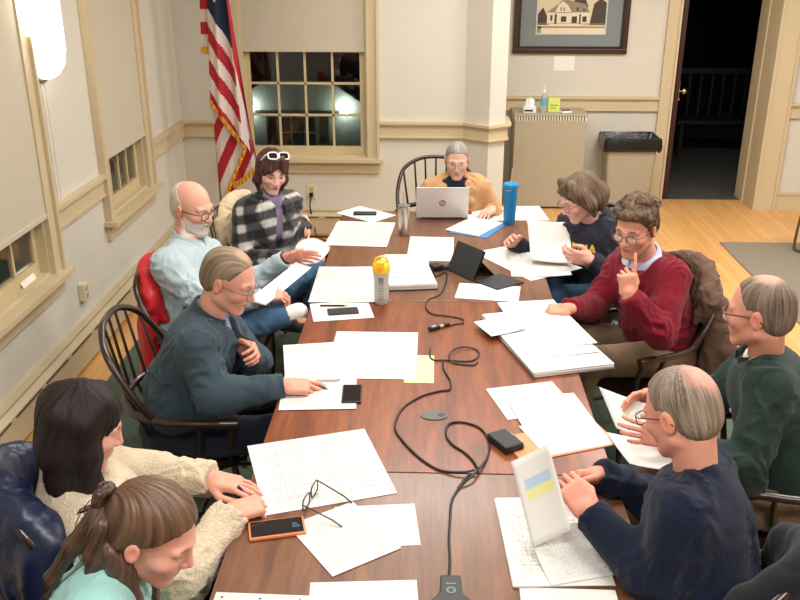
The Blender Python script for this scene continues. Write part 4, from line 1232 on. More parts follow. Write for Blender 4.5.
# sock of the crossed leg
_f = npv(at(292,314,.70)); _k = npv(at(238,330,.66)); _s = Shape().cone(_f-nrm(_f-_k)*.03, _f+nrm(_f-_k)*.035, .046, .045)
solid('sock', _s, .006, cloth('white_sock', (226,220,210)), Q3['body'], origin=Q3['org'])
seat_for(Q3, 'dark windsor armchair under the red jacket at the left wall', fwd=.23, sz=.94)

# ============================================================ 4: man in slate fleece jacket
Q4 = person('grey-haired person in slate fleece jacket pointing a pen at papers', at(229,279,1.15), (.93,-.16,-.42), (-.865,3.17,.975), (-1.03,3.14,.50), (.05,-1,0),
    [(at(284,386,.775), (1,.10,-.08), (0,.3,-1), ((.3,.3,.2), (.5,.5,.3), (.8,.9,.5), (.9,1.,.5)), dict(thumb=.7)), (at(254,352,.86)+V((-.06,.06,-.01)), (.7,-.6,.15), (-.5,-.6,-.2), (.7,.9,.5))],
    [(-.60,2.97,.58), (-.58,3.25,.58)], [(-.52,2.97,.09), (-.5,3.27,.09)], w=1.02, belly=.02, hs=1.05, skin=(214,156,136), trousers=NAVYT,
    elbows=[(-.80,2.90,.77), None], poles=[(0,-1,-.5), (-.2,1,-.6)])
SL = cloth('slate_fleece', (54,70,80), bump=.4, bs=300)
Q4['garment']('shirt', stripes_mat('blue_check_cotton', (148,162,198), (120,136,180)), infl=.007, wr=None, neck_cut=.04, sleeves=False)
collar(Q4, MATS['blue_check_cotton'], gap=.4)
Q4['garment']('fleece_jacket', SL, infl=.020, loose=.007, wr=(8,.011,9), extra=cutv(Q4, .046, .5, -.22))
collar(Q4, SL, 'jacket_collar', r=.074, h=.045, gap=.7)
hair(Q4, 'short', (104,86,70), (152,132,112), crown=(0,.10,.05), freq=22, thick=.004, scalp=((.0,.02,.128), (.025,.03,.03), (190,140,120)), zl=[(-.12,-.085), (-.05,-.07), (-.03,-.045), (-.018,.0), (.005,.025), (.02,.02), (.036,.05), (.05,.075), (.075,.095), (.12,.10)], grooves=.0016)
specs(Q4, (110,84,66), rim=.0016)
seat_for(Q4, 'dark windsor armchair with visible spindled bow behind the slate jacket')

# ============================================================ 5: woman in cream fleece
Q5 = person('dark long-haired person in cream fleece writing with a pen', at(84,424,1.14), (.86,.36,-.42), (-.955,2.03,.965), (-.94,2.12,.48), (.50,-.85,0),
    [(at(231,513,.775), (.8,.55,-.05), (-.1,.2,-1), ((.8,.9,.5), (.9,1.,.6), (1.,1.1,.6), (1.,1.1,.6)), dict(thumb=.8)), (at(211,479,.79), (.95,-.15,-.12), (0,0,-1), (.2,.3,.2))],
    [(-.62,1.85,.57), (-.62,2.1,.57)], [(-.55,1.85,.09), (-.55,2.1,.09)], fem=True, w=.98, skin=(214,160,140), lips=(160,80,80), hs=1.0, brow=(40,28,26), trousers=cloth('dark_blue_denim', (30,52,84)),
    poles=[(.1,-.6,-1), (0,.8,-.6)])
CR = cloth('cream_fleece', (206,190,166), bump=.8, bs=120, var=.06)
Q5['garment']('fleece_top', CR, infl=.022, loose=.006, wr=(14,.007,11), cuff=-.004)
def DN(P, *q):
    """world offset -> head frame"""
    return P['HR'].T @ npv(q)
def locks5(s):
    d = DN(Q5, 0, 0, -1); b = DN(Q5, -.8, -.2, 0)
    for x in (-1, 1):
        p0 = npv((x*.05, .02, .09)); p1 = npv((x*.074, -.01, .03)); p2 = p1+d*.09; p3 = p2+d*.09+b*.01; p4 = p3+d*.07
        s.chain([p0, p1, p2, p3, p4], [.020, .024, .028, .028, .012], k=.03)
    p0 = npv((0, -.07, .05))
    for x in (-.05, 0, .05):
        q0 = npv((x, -.075, .03)); s.chain([q0, q0+d*.10+b*.02, q0+d*.20+b*.02, q0+d*.29], [.045, .045, .035, .010], k=.04)
hair(Q5, 'long', (16,9,9), (38,22,20), gloss=False, extra=locks5, grooves=.0028, freq=22, thick=.010, res=.0036)
T5 = Q5['HR']; _e = Q5['head']+T5 @ npv((.088, .0, -.055))
MB().tube([tuple(_e+T5 @ npv((0, math.cos(a)*.017, math.sin(a)*.02-.01))-Q5['org']) for a in np.linspace(0, 2*PI, 18, endpoint=False)], .0016, closed=True).build('hoop_earring', mat('silver_chain', (170,170,170), .3, .9), Q5['body'])
seat_for(Q5, 'dark windsor armchair under the navy puffer coat', fwd=.07)

# ============================================================ 6: young woman bottom left
Q6 = person('person with long brown half-up hair and aqua top at the bottom left', at(153,531,1.12), (.88,-.10,-.50), at(116,566,1.00), (-.93,1.47,.50), (.10,-1,0),
    [((-.47,1.36,.765), (.95,.2,-.05), (0,0,-1), RELAX), ((-.62,1.72,.70), (.8,-.5,-.3), (0,0,-1), RELAX)],
    [(-.62,1.32,.56), (-.62,1.56,.56)], [(-.55,1.32,.09), (-.55,1.58,.09)], fem=True, w=.95, skin=(226,166,150), lips=(176,92,90), hs=1.0, brow=(110,80,62), trousers=cloth('black_leggings', (16,16,18)), hfine=.003)
AQ = cloth('aqua_knit', (150,198,194), var=.03)
Q6['garment']('top', AQ, infl=.014, wr=(10,.006,4), neck_cut=.03)
CL = Shape(); 
for s in (-1, 1): CL.chain([Q6['neck']+Q6['side']*s*.02-Q6['front']*.075+Q6['spine']*.02, Q6['neck']+Q6['side']*s*.085-Q6['front']*.03, Q6['neck']+Q6['side']*s*.08+Q6['front']*.06-Q6['spine']*.03], [.016, .02, .016], k=.02)
solid('white_collar', CL, .005, cloth('white_jersey', (236,228,222)), Q6['body'], origin=Q6['org'], wr=lambda v: wrinkle(v, 20, .004, 2))
hair(Q6, 'short', (62,42,32), (116,84,62), gloss=True, grooves=.0022, freq=34, thick=.009, res=.003, crown=(0, -.125, .0), zl=[(-.12,-.09), (-.05,-.08), (-.03,-.05), (-.018,.0), (.01,.018), (.03,.03), (.05,.055), (.075,.075), (.12,.09)])
def locks6(s):
    d = DN(Q6, 0, 0, -1); b = DN(Q6, -1, -.1, 0); fr = DN(Q6, .5, -.5, 0)
    for i_ in range(7):                                      # strands gathered to the knot, then falling
        x = (i_-3)*.018
        q0 = npv((x, -.10, -.01)); s.chain([q0, q0+d*.08+b*.02, q0+d*.17+b*.04, q0+d*.27+b*(.05+.02*(i_ % 3))], [.024, .022, .018, .006], k=.02)
    for i_ in range(5):                                      # in front of the near shoulder
        q0 = npv((.068, -.055+.012*i_, -.045-.004*i_)); s.chain([q0, q0+d*.09+fr*.01, q0+d*.18+fr*(.03+.012*i_), q0+d*.30+fr*(.04+.015*i_)], [.016, .018, .016, .006], k=.015)
    for i_ in range(2):
        q0 = npv((-.068, -.05+.02*i_, -.05)); s.chain([q0, q0+d*.12, q0+d*.26], [.02, .02, .008], k=.02)
    q0 = npv((.03, -.125, -.01)); s.chain([q0, q0+d*.08+b*.06, q0+d*.17+b*.12, q0+d*.25+b*.15], [.02, .019, .015, .004], k=.02)
hair(Q6, None, (46,30,24), (92,66,50), gloss=True, extra=locks6, grooves=.002, freq=30, res=.003, crown=(0, -.125, .1), name='long_strands')
for k_ in range(5):                                          # loose wisps
    d = DN(Q6, 0, 0, -1); b = DN(Q6, -1, -.1, 0); q0 = npv((.02*k_-.03, -.12, .01))
    MB().tube([tuple(Q6['HR'] @ (q0+d*t*.22+b*(t*.12+.05*math.sin(t*3+k_)))+Q6['head']-Q6['org']) for t in np.linspace(0, 1, 8)], .0012, 5).build('wisp', mat('wisp_brown', (60,40,32), .5), Q6['body'])
# twisted knot at the back
def knot(s):
    for i in range(5):
        a = i*1.25; s.chain([(math.cos(a+t*.8)*.026, -.128-.012*math.sin(t*1.6+i), .010+math.sin(a+t*.8)*.03) for t in range(4)], [.009, .013, .012, .007], k=.006)
    s.chain([(.0, -.13, .03), (.01, -.15, .05), (.0, -.145, .062)], [.008, .005, .002], k=.004); s.chain([(0, -.135, -.01), (.02, -.16, -.03), (.015, -.165, -.05)], [.008, .005, .002], k=.004)
hair(Q6, None, (40,24,20), (84,56,42), gloss=True, extra=knot, grooves=.0015, res=.0028, name='hair_knot', crown=(0, -.13, .06))
seat_for(Q6, 'dark windsor armchair at the bottom left beneath the aqua top')

# ============================================================ 7: woman in navy sweatshirt
Q7 = person('person in navy sweatshirt with yellow lettering holding up a sheet', at(579,197,1.11), (-.86,-.32,-.50), (.885,4.66,.945), (1.02,4.74,.48), (-.66,.75,0),
    [(at(514,243,.79), (-.35,-.7,.45), (.0,-.9,.1), RELAX), (at(590,260,.83), (-.95,.15,.15), (.1,.85,.1), (.5,.6,.4), dict(thumb=.3, spread=.04))],
    [(.62,4.72,.58), (.64,4.48,.58)], [(.55,4.7,.09), (.55,4.45,.09)], fem=True, w=.98, skin=(224,172,156), lips=(180,100,96), hs=1.03, trousers=JEANS, poles=[(.2,.5,-1), (.5,-.6,-1)])
NV = cloth('navy_sweatshirt_cotton', (42,42,56), bump=.3)
G7 = Q7['garment']('sweatshirt', NV, infl=.020, loose=.006, wr=(8,.009,13))
collar(Q7, cloth('cream_inner_collar', (222,206,176)), 'inner_collar', r=.058, h=.022, gap=.2)
HD = Shape(); 
_n, _s, _f, _u = Q7['neck'], Q7['side'], Q7['front'], Q7['spine']
HD.chain([_n+_s*.095*math.sin(a)+_f*(.095*math.cos(a))+_u*(.012-.03*max(0, math.cos(a))) for a in np.linspace(.35, 2*PI-.35, 14)], [.022+.012*(1-math.cos(a))/2 for a in np.linspace(.35, 2*PI-.35, 14)], k=.02)
solid('hood', HD, .006, NV, Q7['body'], origin=Q7['org'], wr=lambda v: wrinkle(v, 14, .006, 3))
def locks7(s):
    for x in (-1, 1):
        s.chain([(x*.04, .04, .11), (x*.076, .02, .05), (x*.084, -.01, -.03), (x*.078, -.01, -.095)], [.022, .026, .028, .016], k=.03)
    s.chain([(0, -.06, .03), (0, -.09, -.04), (0, -.085, -.1)], [.07, .065, .04], k=.04)
    s.cone((-.02, .065, .10), (.055, .07, .062), .012, .007, k=.02); s.cone((-.02, .065, .10), (-.055, .07, .062), .012, .007, k=.02)
hair(Q7, 'long', (66,50,40), (122,100,80), extra=locks7, grooves=.002, freq=24, thick=.007)
specs(Q7, (70,40,44), rim=.0015)
def chest_text(P, obj, txt, size, z, m, name='lettering', xs=0, out=.0025):
    me = text_mesh(txt, size, .0006, size*.03)
    bm = bmesh.new(); bm.from_mesh(me); bmesh.ops.triangulate(bm, faces=bm.faces)
    bmesh.ops.subdivide_edges(bm, edges=[e for e in bm.edges if e.calc_length() > size*.2], cuts=2, use_grid_fill=True)
    bpy.context.view_layer.update()
    for v_ in bm.verts:
        x, y, zz = v_.co
        p, n = on_front(P, -(x+xs), z+y, out+zz, obj)
        v_.co = p
    bm.to_mesh(me); bm.free()
    return link(name, me, m, P['body'])
YEL = mat('gold_print', (226,186,60), .8)
chest_text(Q7, G7, 'GEORGIA', .07, -.085, YEL, xs=-.035)
seat_for(Q7, 'dark windsor armchair beneath the navy sweatshirt near the convector cabinet', fwd=.27)

# ============================================================ 8: man in red sweater
Q8 = person('person in dark red sweater with finger on lips and wavy brown hair', at(636,227,1.16), (-.62,-.74,-.26), (1.025,3.97,.965), (1.17,3.98,.49), (-.45,.89,0),
    [(at(569,309,.785), (-.95,.1,-.12), (0,.25,-1), ((.5,.7,.4), (.6,.8,.5), (.7,.9,.5), (.8,.9,.5)), dict(thumb=.5)),
     (at(627,295,.93)+V((.005,0,0)), (-.10,.10,1), (-.15,.95,0), ((.1,.1,.05), (1.3,1.4,.9), (1.4,1.4,.9), (1.4,1.4,.9)), dict(thumb=.6))],
    [(.74,3.95,.58), (.74,3.66,.58)], [(.62,3.95,.09), (.62,3.64,.09)], w=1.04, belly=.02, hs=1.07, skin=(208,150,128), lips=(160,96,86), brow=(70,48,38), trousers=KHAKI,
    elbows=[None, None], poles=[(.3,.6,-1), (.2,-.5,-1)])
RD = cloth('dark_red_wool', (112,12,32), bump=.4, bs=260)
Q8['garment']('shirt', cloth('pale_blue_oxford', (188,196,222)), infl=.006, wr=None, neck_cut=.045, sleeves=False)
collar(Q8, MATS['pale_blue_oxford'], r=.068, h=.042, gap=.3)
Q8['garment']('sweater', RD, infl=.018, loose=.006, wr=(8,.010,17), neck_cut=.012)
def curls(s):
    rnd = random.Random(4)
    for i in range(46):
        a = rnd.uniform(0, 2*PI); t = rnd.uniform(.0, 1.25)
        p = npv((math.sin(t)*math.cos(a)*.083, -.02+math.sin(t)*math.sin(a)*.10, .035+math.cos(t)*.092))
        if p[1] > .03 and p[2] < .07: continue
        s.ell(p, (.022, .024, .018), k=.012)
    for i in range(9): s.ell((-.06+.015*i, .072-.0018*(i-4)**2, .092+.003*math.sin(i*2)), (.018, .022, .018), k=.01)
hair(Q8, 'short', (50,36,28), (112,88,66), extra=curls, grooves=.002, curly=1, thick=.009, zl=[(-.12,-.095), (-.05,-.08), (-.03,-.05), (-.018,.0), (.005,.02), (.02,.0), (.036,.03), (.05,.055), (.075,.07), (.12,.08)])
specs(Q8, (52,40,36), rim=.0014, shape='round', w=.024, hgt=.019)
seat_for(Q8, 'dark windsor armchair under the brown jacket behind the red sweater', fwd=.2, sz=.93)

# ============================================================ 9: man in dark green shirt
Q9 = person('grey-haired person in dark green button shirt looking left, glasses, holding paper', at(760,311,1.20), (-.80,.56,-.14), (1.17,2.83,1.00), (1.36,2.70,.50), (.22,.97,0),
    [(at(668,395,.84), (-.95,.0,-.05), (-.1,-.8,-.5), (.3,.4,.3), dict(thumb=.2)), (at(672,437,.83), (-.95,.2,.0), (.0,.9,-.3), (.3,.4,.3), dict(thumb=.2))],
    [(.92,2.95,.58), (.95,2.6,.58)], [(.80,2.95,.09), (.82,2.6,.09)], w=1.06, belly=.035, hs=1.06, skin=(212,150,128), brow=(130,110,95), trousers=KHAKI,
    poles=[(.3,.5,-1), (.5,-.6,-1)])
GR = cloth('dark_green_cotton', (34,50,46), bump=.25)
Q9['garment']('undershirt', cloth('white_tee', (226,222,214)), infl=.005, wr=None, neck_cut=.05, sleeves=False)
G9 = Q9['garment']('shirt', GR, infl=.020, loose=.007, wr=(8,.010,21))
collar(Q9, GR, r=.070, h=.040, gap=.4)
buttons(Q9, G9, (-.08, -.17, -.26), mat('dark_green_button', (30,44,40), .4))
p_, n_ = on_front(Q9, -.06, -.14, .002, G9); MB().lathe([(.007, 0), (.007, .003)], 10, Matrix.Translation(p_) @ n_.to_track_quat('Z', 'Y').to_matrix().to_4x4()).build('lapel_pin', mat('pin_white', (230,230,225), .3), Q9['body'])
p_, n_ = on_front(Q9, -.085, -.155, .002, G9); MB().box((-.006, -.004, 0), (.006, .004, .002), Matrix.Translation(p_) @ n_.to_track_quat('Z', 'Y').to_matrix().to_4x4()).build('red_logo', mat('logo_red', (130,30,34), .6), Q9['body'])
hair(Q9, 'short', (76,64,54), (138,120,106), thick=.003, grooves=.001, freq=24, scalp=((-.01,-.03,.125), (.032,.036,.04), (200,146,126)), zl=[(-.12,-.085), (-.05,-.075), (-.03,-.05), (-.018,.0), (.005,.02), (.02,.015), (.036,.05), (.05,.078), (.075,.09), (.12,.1)])
specs(Q9, (80,40,34), rim=.002)
seat_for(Q9, 'dark windsor armchair beneath the dark green shirt at the right edge')

# ============================================================ 10: man in navy sweater, back to us
Q10 = person('grey-haired person in navy sweater seen from behind, reading a raised sheet', at(681,411,1.17), (-.60,.70,-.42), (.735,2.09,.985), (.80,1.95,.49), (.42,.90,0),
    [(at(598,475,.80), (-.85,-.35,.15), (.2,-.6,-.6), GRIP), (at(589,513,.87), (-.55,.5,.62), (-.2,.8,-.3), ((1.0,1.2,.6), (1.0,1.2,.6), (1.0,1.2,.6), (1.0,1.2,.6)), dict(thumb=.7))],
    [(.66,2.2,.57), (.64,1.95,.57)], [(.6,2.2,.09), (.6,1.95,.09)], w=.98, belly=.015, hs=1.05, skin=(214,152,132), trousers=NAVYT,
    elbows=[None, (.62,1.90,.775)], poles=[(.1,.6,-1), (0,-1,-1)])
NW = cloth('navy_wool', (15,24,46), bump=.5, bs=260)
Q10['garment']('sweater', NW, infl=.020, loose=.008, wr=(8,.010,23), neck_cut=.03)
collar(Q10, NW, 'ribbed_neckline', r=.066, h=.018, gap=.02)
hair(Q10, 'short', (86,74,62), (160,144,128), thick=.004, grooves=.0016, freq=26, crown=(0, -.03, .12), scalp=((.01,-.088,.092), (.042,.042,.045), (206,150,134)), zl=[(-.12,-.09), (-.05,-.08), (-.03,-.05), (-.018,.0), (.005,.02), (.02,.015), (.036,.05), (.05,.075), (.075,.082), (.12,.09)])
specs(Q10, (60,50,46), rim=.0016)
seat_for(Q10, 'dark windsor armchair beneath the navy sweater nearest the camera', fwd=.13, rz=math.radians(52), sz=.92)
# ============================================================ PAPERS AND THINGS ON THE TABLE
def paper_mat(name, style, tint=(212,210,206)):
    """printed sheet: lines of grey text, ruled tables or shaded bands in the sheet's own plane"""
    m = mat(name, tint, .75, spec=.2); nt = m.node_tree; N = nt.nodes; L = nt.links
    tc = N.new('ShaderNodeUVMap'); sp = N.new('ShaderNodeSeparateXYZ'); L.new(tc.outputs[0], sp.inputs[0])
    def math_(op, a, b=None, c=None):
        n = N.new('ShaderNodeMath'); n.operation = op
        for i, v in enumerate((a, b, c)):
            if v is None: continue
            if isinstance(v, (int, float)): n.inputs[i].default_value = v
            else: L.new(v, n.inputs[i])
        return n.outputs[0]
    x, y = sp.outputs[0], sp.outputs[1]
    def band(v, lo, hi): return math_('MULTIPLY', math_('GREATER_THAN', v, lo), math_('LESS_THAN', v, hi))
    dark = None
    if style in ('text', 'table', 'chart'):
        rows = {'text': 34, 'table': 26, 'chart': 30}[style]
        fr = math_('FRACT', math_('MULTIPLY', y, rows)); row = math_('FLOOR', math_('MULTIPLY', y, rows))
        line = band(fr, .2, .72)
        nz = N.new('ShaderNodeTexNoise'); nz.inputs['Scale'].default_value = 1; nz.inputs['Detail'].default_value = 1
        cb = N.new('ShaderNodeCombineXYZ'); L.new(math_('MULTIPLY', x, 45), cb.inputs[0]); L.new(math_('MULTIPLY', row, 7.3), cb.inputs[1]); L.new(cb.outputs[0], nz.inputs['Vector'])
        word = math_('GREATER_THAN', nz.outputs['Fac'], .47 if style == 'text' else .54)
        area = math_('MULTIPLY', band(x, .1, .9), band(y, .08, .93))
        dark = math_('MULTIPLY', math_('MULTIPLY', line, word), math_('MULTIPLY', area, .34))
        if style != 'text':
            gx = math_('FRACT', math_('MULTIPLY', x, 5)); gy = math_('FRACT', math_('MULTIPLY', y, 6.5))
            grid = math_('MAXIMUM', math_('LESS_THAN', gx, .02), math_('LESS_THAN', gy, .03))
            dark = math_('MAXIMUM', dark, math_('MULTIPLY', math_('MULTIPLY', grid, area), .5))
    mx = N.new('ShaderNodeMix'); mx.data_type = 'RGBA'; mx.inputs[6].default_value = (*lin(tint), 1); mx.inputs[7].default_value = (.08, .08, .1, 1)
    if dark is not None: L.new(dark, mx.inputs[0])
    else: mx.inputs[0].default_value = 0
    out = mx.outputs[2]
    if style in ('chart', 'bands', 'shade'):
        for (lo, hi, c, f) in {'chart': [(.55, .62, (196,204,206), .8)], 'shade': [(.5, .56, (222,210,150), .55)], 'bands': [(.62, .74, (168,190,214), .9), (.50, .615, (214,212,140), .9)]}[style]:
            m2 = N.new('ShaderNodeMix'); m2.data_type = 'RGBA'
            L.new(math_('MULTIPLY', math_('MULTIPLY', band(y, lo, hi), band(x, .18, .86)), f), m2.inputs[0]); L.new(out, m2.inputs[6]); m2.inputs[7].default_value = (*lin(c), 1); out = m2.outputs[2]
    L.new(out, N['Principled BSDF'].inputs['Base Color'])
    return m
PM = {s: paper_mat('paper_'+s, s) for s in ('text', 'table', 'chart', 'bands', 'shade')}
PM['blank'] = mat('paper_blank', (216,214,210), .75, spec=.2)
PM['manila'] = mat('manila_card', (236,214,160), .8)
PM['grey'] = mat('paper_in_shade_side', (214,210,208), .8)
PM['blue'] = mat('blue_folder_card', (60,130,190), .5)
PM['black'] = mat('black_binder_vinyl', (30,28,30), .4)
PM['brown'] = mat('brown_board', (84,62,52), .6)

def sheet_mesh(name, w, h, th, curl=0, cdir=0, n=14, fold=0):
    """sheet of size w x h, thickness th, its own UV 0..1; curl lifts an edge or corner"""
    vs = []; fs = []; uv = []
    for L_ in (0, 1):
        for j in range(n+1):
            for i in range(n+1):
                u, v = i/n, j/n
                t = {0: u, 1: v, 2: 1-u, 3: 1-v, 4: u*v, 5: (1-u)*v, 6: u*(1-v), 7: (1-u)*(1-v)}[cdir]
                z = curl*t**2.5+fold*math.sin(PI*u)
                vs.append(((u-.5)*w, (v-.5)*h, z+L_*th)); uv.append((u, v))
    k = (n+1)**2
    for j in range(n):
        for i in range(n):
            a = j*(n+1)+i; fs.append((a, a+n+1, a+n+2, a+1)); fs.append((k+a, k+a+1, k+a+n+2, k+a+n+1))
    for i in range(n):
        for a, b in ((i, i+1), (n*(n+1)+i+1, n*(n+1)+i), ((i+1)*(n+1), i*(n+1)), (i*(n+1)+n, (i+1)*(n+1)+n)): fs.append((a, b, k+b, k+a))
    me = bpy.data.meshes.new(name); me.from_pydata(vs, [], fs); me.update()
    ul = me.uv_layers.new(name='UVMap')
    for lp in me.loops: ul.data[lp.index].uv = uv[lp.vertex_index]
    me.polygons.foreach_set('use_smooth', [True]*len(me.polygons))
    try: me.set_sharp_from_angle(angle=.6)
    except Exception: pass
    return me
def fit(corners, h):
    P = [at(x, y, h) for x, y in corners]
    c = sum(P, V())/4
    ex = ((P[1]-P[0])+(P[2]-P[3]))/2; ey = ((P[0]-P[3])+(P[1]-P[2]))/2     # corners: top-left, top-right, bottom-right, bottom-left
    ang = math.atan2(ex.y, ex.x)
    w = ex.length; hh = abs(ey.dot(V((-math.sin(ang), math.cos(ang), 0))))
    return c, ang, w, hh
LV = {}
def sheet(corners, lv, style, label, th=.0006, curl=0, cdir=0, name='paper_sheet', cat='paper', group=None, fold=0, rotuv=0):
    """lv: resting height above the table in mm"""
    h = TT+lv/1000
    c, a, w, hh = fit(corners, h)

    o = link(name, sheet_mesh(name, w, hh, th, curl, cdir, fold=fold), PM[style])
    o.location = (c.x, c.y, h+.0004); o.rotation_euler = (0, 0, a)
    return tag(o, label, cat, group)
def stack(corners, lv, n, style, label, cover=None, name='paper_stack', edge='grey', th=.012, cat='paper stack'):
    h = TT+lv/1000+.0004
    c, a, w, hh = fit(corners, h)

    o = empty(name, (c.x, c.y, h), a, label, cat)
    if cover: MB().box((-w/2-.006, -hh/2-.006, 0), (w/2+.006, hh/2+.006, .003)).build('cover', PM[cover], o, bevel=.001)
    r = random.Random(int(w*1e4)); z = .003 if cover else 0
    for i in range(n):
        ob = link('sheet_layer', sheet_mesh('sheet_layer', w-.002, hh-.002, th/n*.9, n=2), PM[edge] if i < n-1 else PM[style], o)
        ob.location = (r.uniform(-.003, .003), r.uniform(-.003, .003), z+i*th/n); ob.rotation_euler = (0, 0, r.uniform(-.012, .012))
    return o
# near left
sheet([(250,446),(362,429),(400,493),(262,516)], 1, 'chart', 'wide printed sheet under the writing hands of cream fleece, largest on near table')
sheet([(330,508),(418,503),(417,546),(340,548)], 0, 'blank', 'blank white sheet half hidden beneath the sheet with eyeglasses')
sheet([(352,498),(397,547),(337,578),(288,530)], 2, 'text', 'printed sheet lying askew under the black eyeglasses')
sheet([(308,583),(418,580),(420,640),(308,643)], 0, 'blank', 'white sheet cut by bottom frame edge left of the microphone')
HOLED = sheet([(210,592),(309,596),(312,660),(200,655)], 1, 'blank', 'white sheet with punched holes at the bottom left table corner')
for i, (px, py) in enumerate(((222,594.5),(260,596),(300,597.5))):
    q_ = TR(HOLED.location, HOLED.rotation_euler.z).inverted() @ at(px, py+2.5, TT+.0025)
    MB().lathe([(.0035, 0), (.0035, .0003)], 12, Matrix.Translation((q_.x, q_.y, .0009))).build('punched_hole', mat('hole_shadow', (70,50,40), .8), HOLED)
# papers of the slate jacket
sheet([(332,330),(411,334),(424,378),(330,380)], 1.2, 'table', 'sheet with ruled table beside manila folder, left of the cable coil')
sheet([(406,355),(434,356),(434,383),(404,383)], .3, 'manila', 'pale manila folder corner sticking out right of the papers', name='manila_folder', cat='folder')
sheet([(287,346),(356,340),(358,378),(281,381)], 2, 'chart', 'upper sheet with grey band behind the pointing hand')
sheet([(284,366),(357,366),(356,408),(281,411)], 2.8, 'text', 'sheet under the pointing hand and pen')
# phone sheet etc
sheet([(312,304),(371,300),(371,318),(311,322)], 1, 'blank', 'white sheet lying under the black phone near the left edge')
sheet([(323,267),(386,267),(372,303),(304,302)], 2.4, 'text', 'large folded sheet behind the black phone near yellow-capped bottle', curl=.004)
stack([(386,262),(431,258),(430,291),(383,290)], 0, 7, 'table', 'thick binder of papers behind the yellow-capped bottle', cover='black', th=.030, name='binder', cat='binder')
sheet([(388,255),(430,254),(428,278),(380,277)], 34, 'chart', 'loose sheet on top of the thick binder')
sheet([(406,237),(455,237),(452,262),(411,260)], .5, 'blank', 'white sheet between the binder and the tablet stand')
sheet([(341,222),(398,222),(384,248),(321,244)], 1.4, 'text', 'sheet at the far left behind, left of the steel tumbler')
sheet([(345,224),(390,223),(380,246),(318,243)], .4, 'blank', 'sheet peeking out beneath the far left printed sheet')
sheet([(358,206),(397,215),(372,223),(338,213)], .6, 'blank', 'white sheet lying under the phone beside the steel tumbler')
sheet([(468,206),(540,207),(548,219),(480,222)], .6, 'blank', 'white sheet at the far end behind the blue tumbler')
sheet([(462,206),(498,206),(520,219),(470,218)], 1.6, 'text', 'white sheet by the right hand of the tan coat')
sheet([(470,219),(504,224),(489,239),(450,233)], .4, 'blue', 'blue folder under white papers behind the tablet', th=.003, name='folder', cat='folder')
sheet([(468,217),(500,223),(482,237),(449,231)], 4.2, 'blank', 'white sheet lying on the blue folder', th=.005)
sheet([(479,250),(530,243),(574,270),(525,284)], 1.2, 'text', 'sheet on the table right of the tablet keyboard', curl=.01, cdir=6)
sheet([(500,246),(560,240),(574,283),(520,272)], 2.6, 'chart', 'sheet under the hands of navy sweatshirt with curled corner', curl=.018, cdir=6)
sheet([(461,283),(522,287),(517,302),(453,298)], .5, 'blank', 'white sheet lying alone in front of the tablet keyboard')
# red sweater pile
stack([(476,318),(560,312),(604,368),(541,379)], 0, 8, 'text', 'open binder pile in front of the red sweater', cover='brown', th=.02, name='binder', cat='binder')
sheet([(500,302),(556,300),(566,317),(507,322)], 24, 'text', 'sheet under the resting hand of the red sweater', curl=.0)
sheet([(508,316),(574,314),(590,343),(528,352)], 25.6, 'chart', 'top sheet of the red sweater pile', curl=.006, cdir=6)
sheet([(499,330),(575,325),(596,352),(530,360)], 24.2, 'text', 'second sheet of the red sweater pile, edge curling over the table', curl=.004, cdir=6)
sheet([(477,321),(516,316),(519,331),(488,338)], 27.5, 'blank', 'small folded leaflet on the left corner of the red sweater pile', curl=.012, cdir=0, th=.002, name='leaflet', cat='leaflet')
# middle right pile with clipboard
sheet([(491,389),(552,381),(578,412),(502,420)], 1.4, 'text', 'upper sheet of the pile between clipboard and red sweater papers')
cbd = fit([(503,432),(600,424),(612,440),(520,470)], TT+.001)
o = empty('clipboard', (cbd[0].x, cbd[0].y, TT+.0006), cbd[1], 'orange-brown clipboard with silver clip beside the black box', 'clipboard')
MB().box((-cbd[2]/2, -cbd[3]/2, 0), (cbd[2]/2, cbd[3]/2, .003)).build('board', mat('hardboard_orange', (206,140,96), .5), o, bevel=.001)
cp1 = at(512,437,TT)-at(cbd[0].x*0+505,430,TT)
Mi = TR(o.location, cbd[1]).inverted()
pc = Mi @ at(515,442,TT+.003)
MB().box((pc.x-.014, pc.y-.05, .003), (pc.x+.014, pc.y+.05, .012)).build('clip', CHROME, o, bevel=.003)
MB().tube([(pc.x-.02, pc.y-.035, .012), (pc.x-.035, pc.y, .02), (pc.x-.02, pc.y+.035, .012)], .003).build('clip_loop', DARKM, o, smooth=True)
sheet([(508,398),(576,393),(601,433),(528,440)], 5.0, 'text', 'top sheet of the pile on the clipboard')
sheet([(520,425),(590,415),(609,443),(545,458)], 4.0, 'blank', 'sheet held on the clipboard below the top sheet')
# near right
stack([(501,500),(590,498),(607,588),(506,588)], 0, 5, 'table', 'stapled packet beneath the raised sheet at the near right', cover=None, th=.008, name='packet', cat='packet')
sheet([(524,586),(618,592),(626,640),(520,640)], 1, 'blank', 'blank sheet at the bottom edge below the packet')
sheet([(534,545),(612,530),(625,575),(545,585)], 10, 'text', 'printed leaf folded over on top of the near right packet', curl=.05, cdir=1)

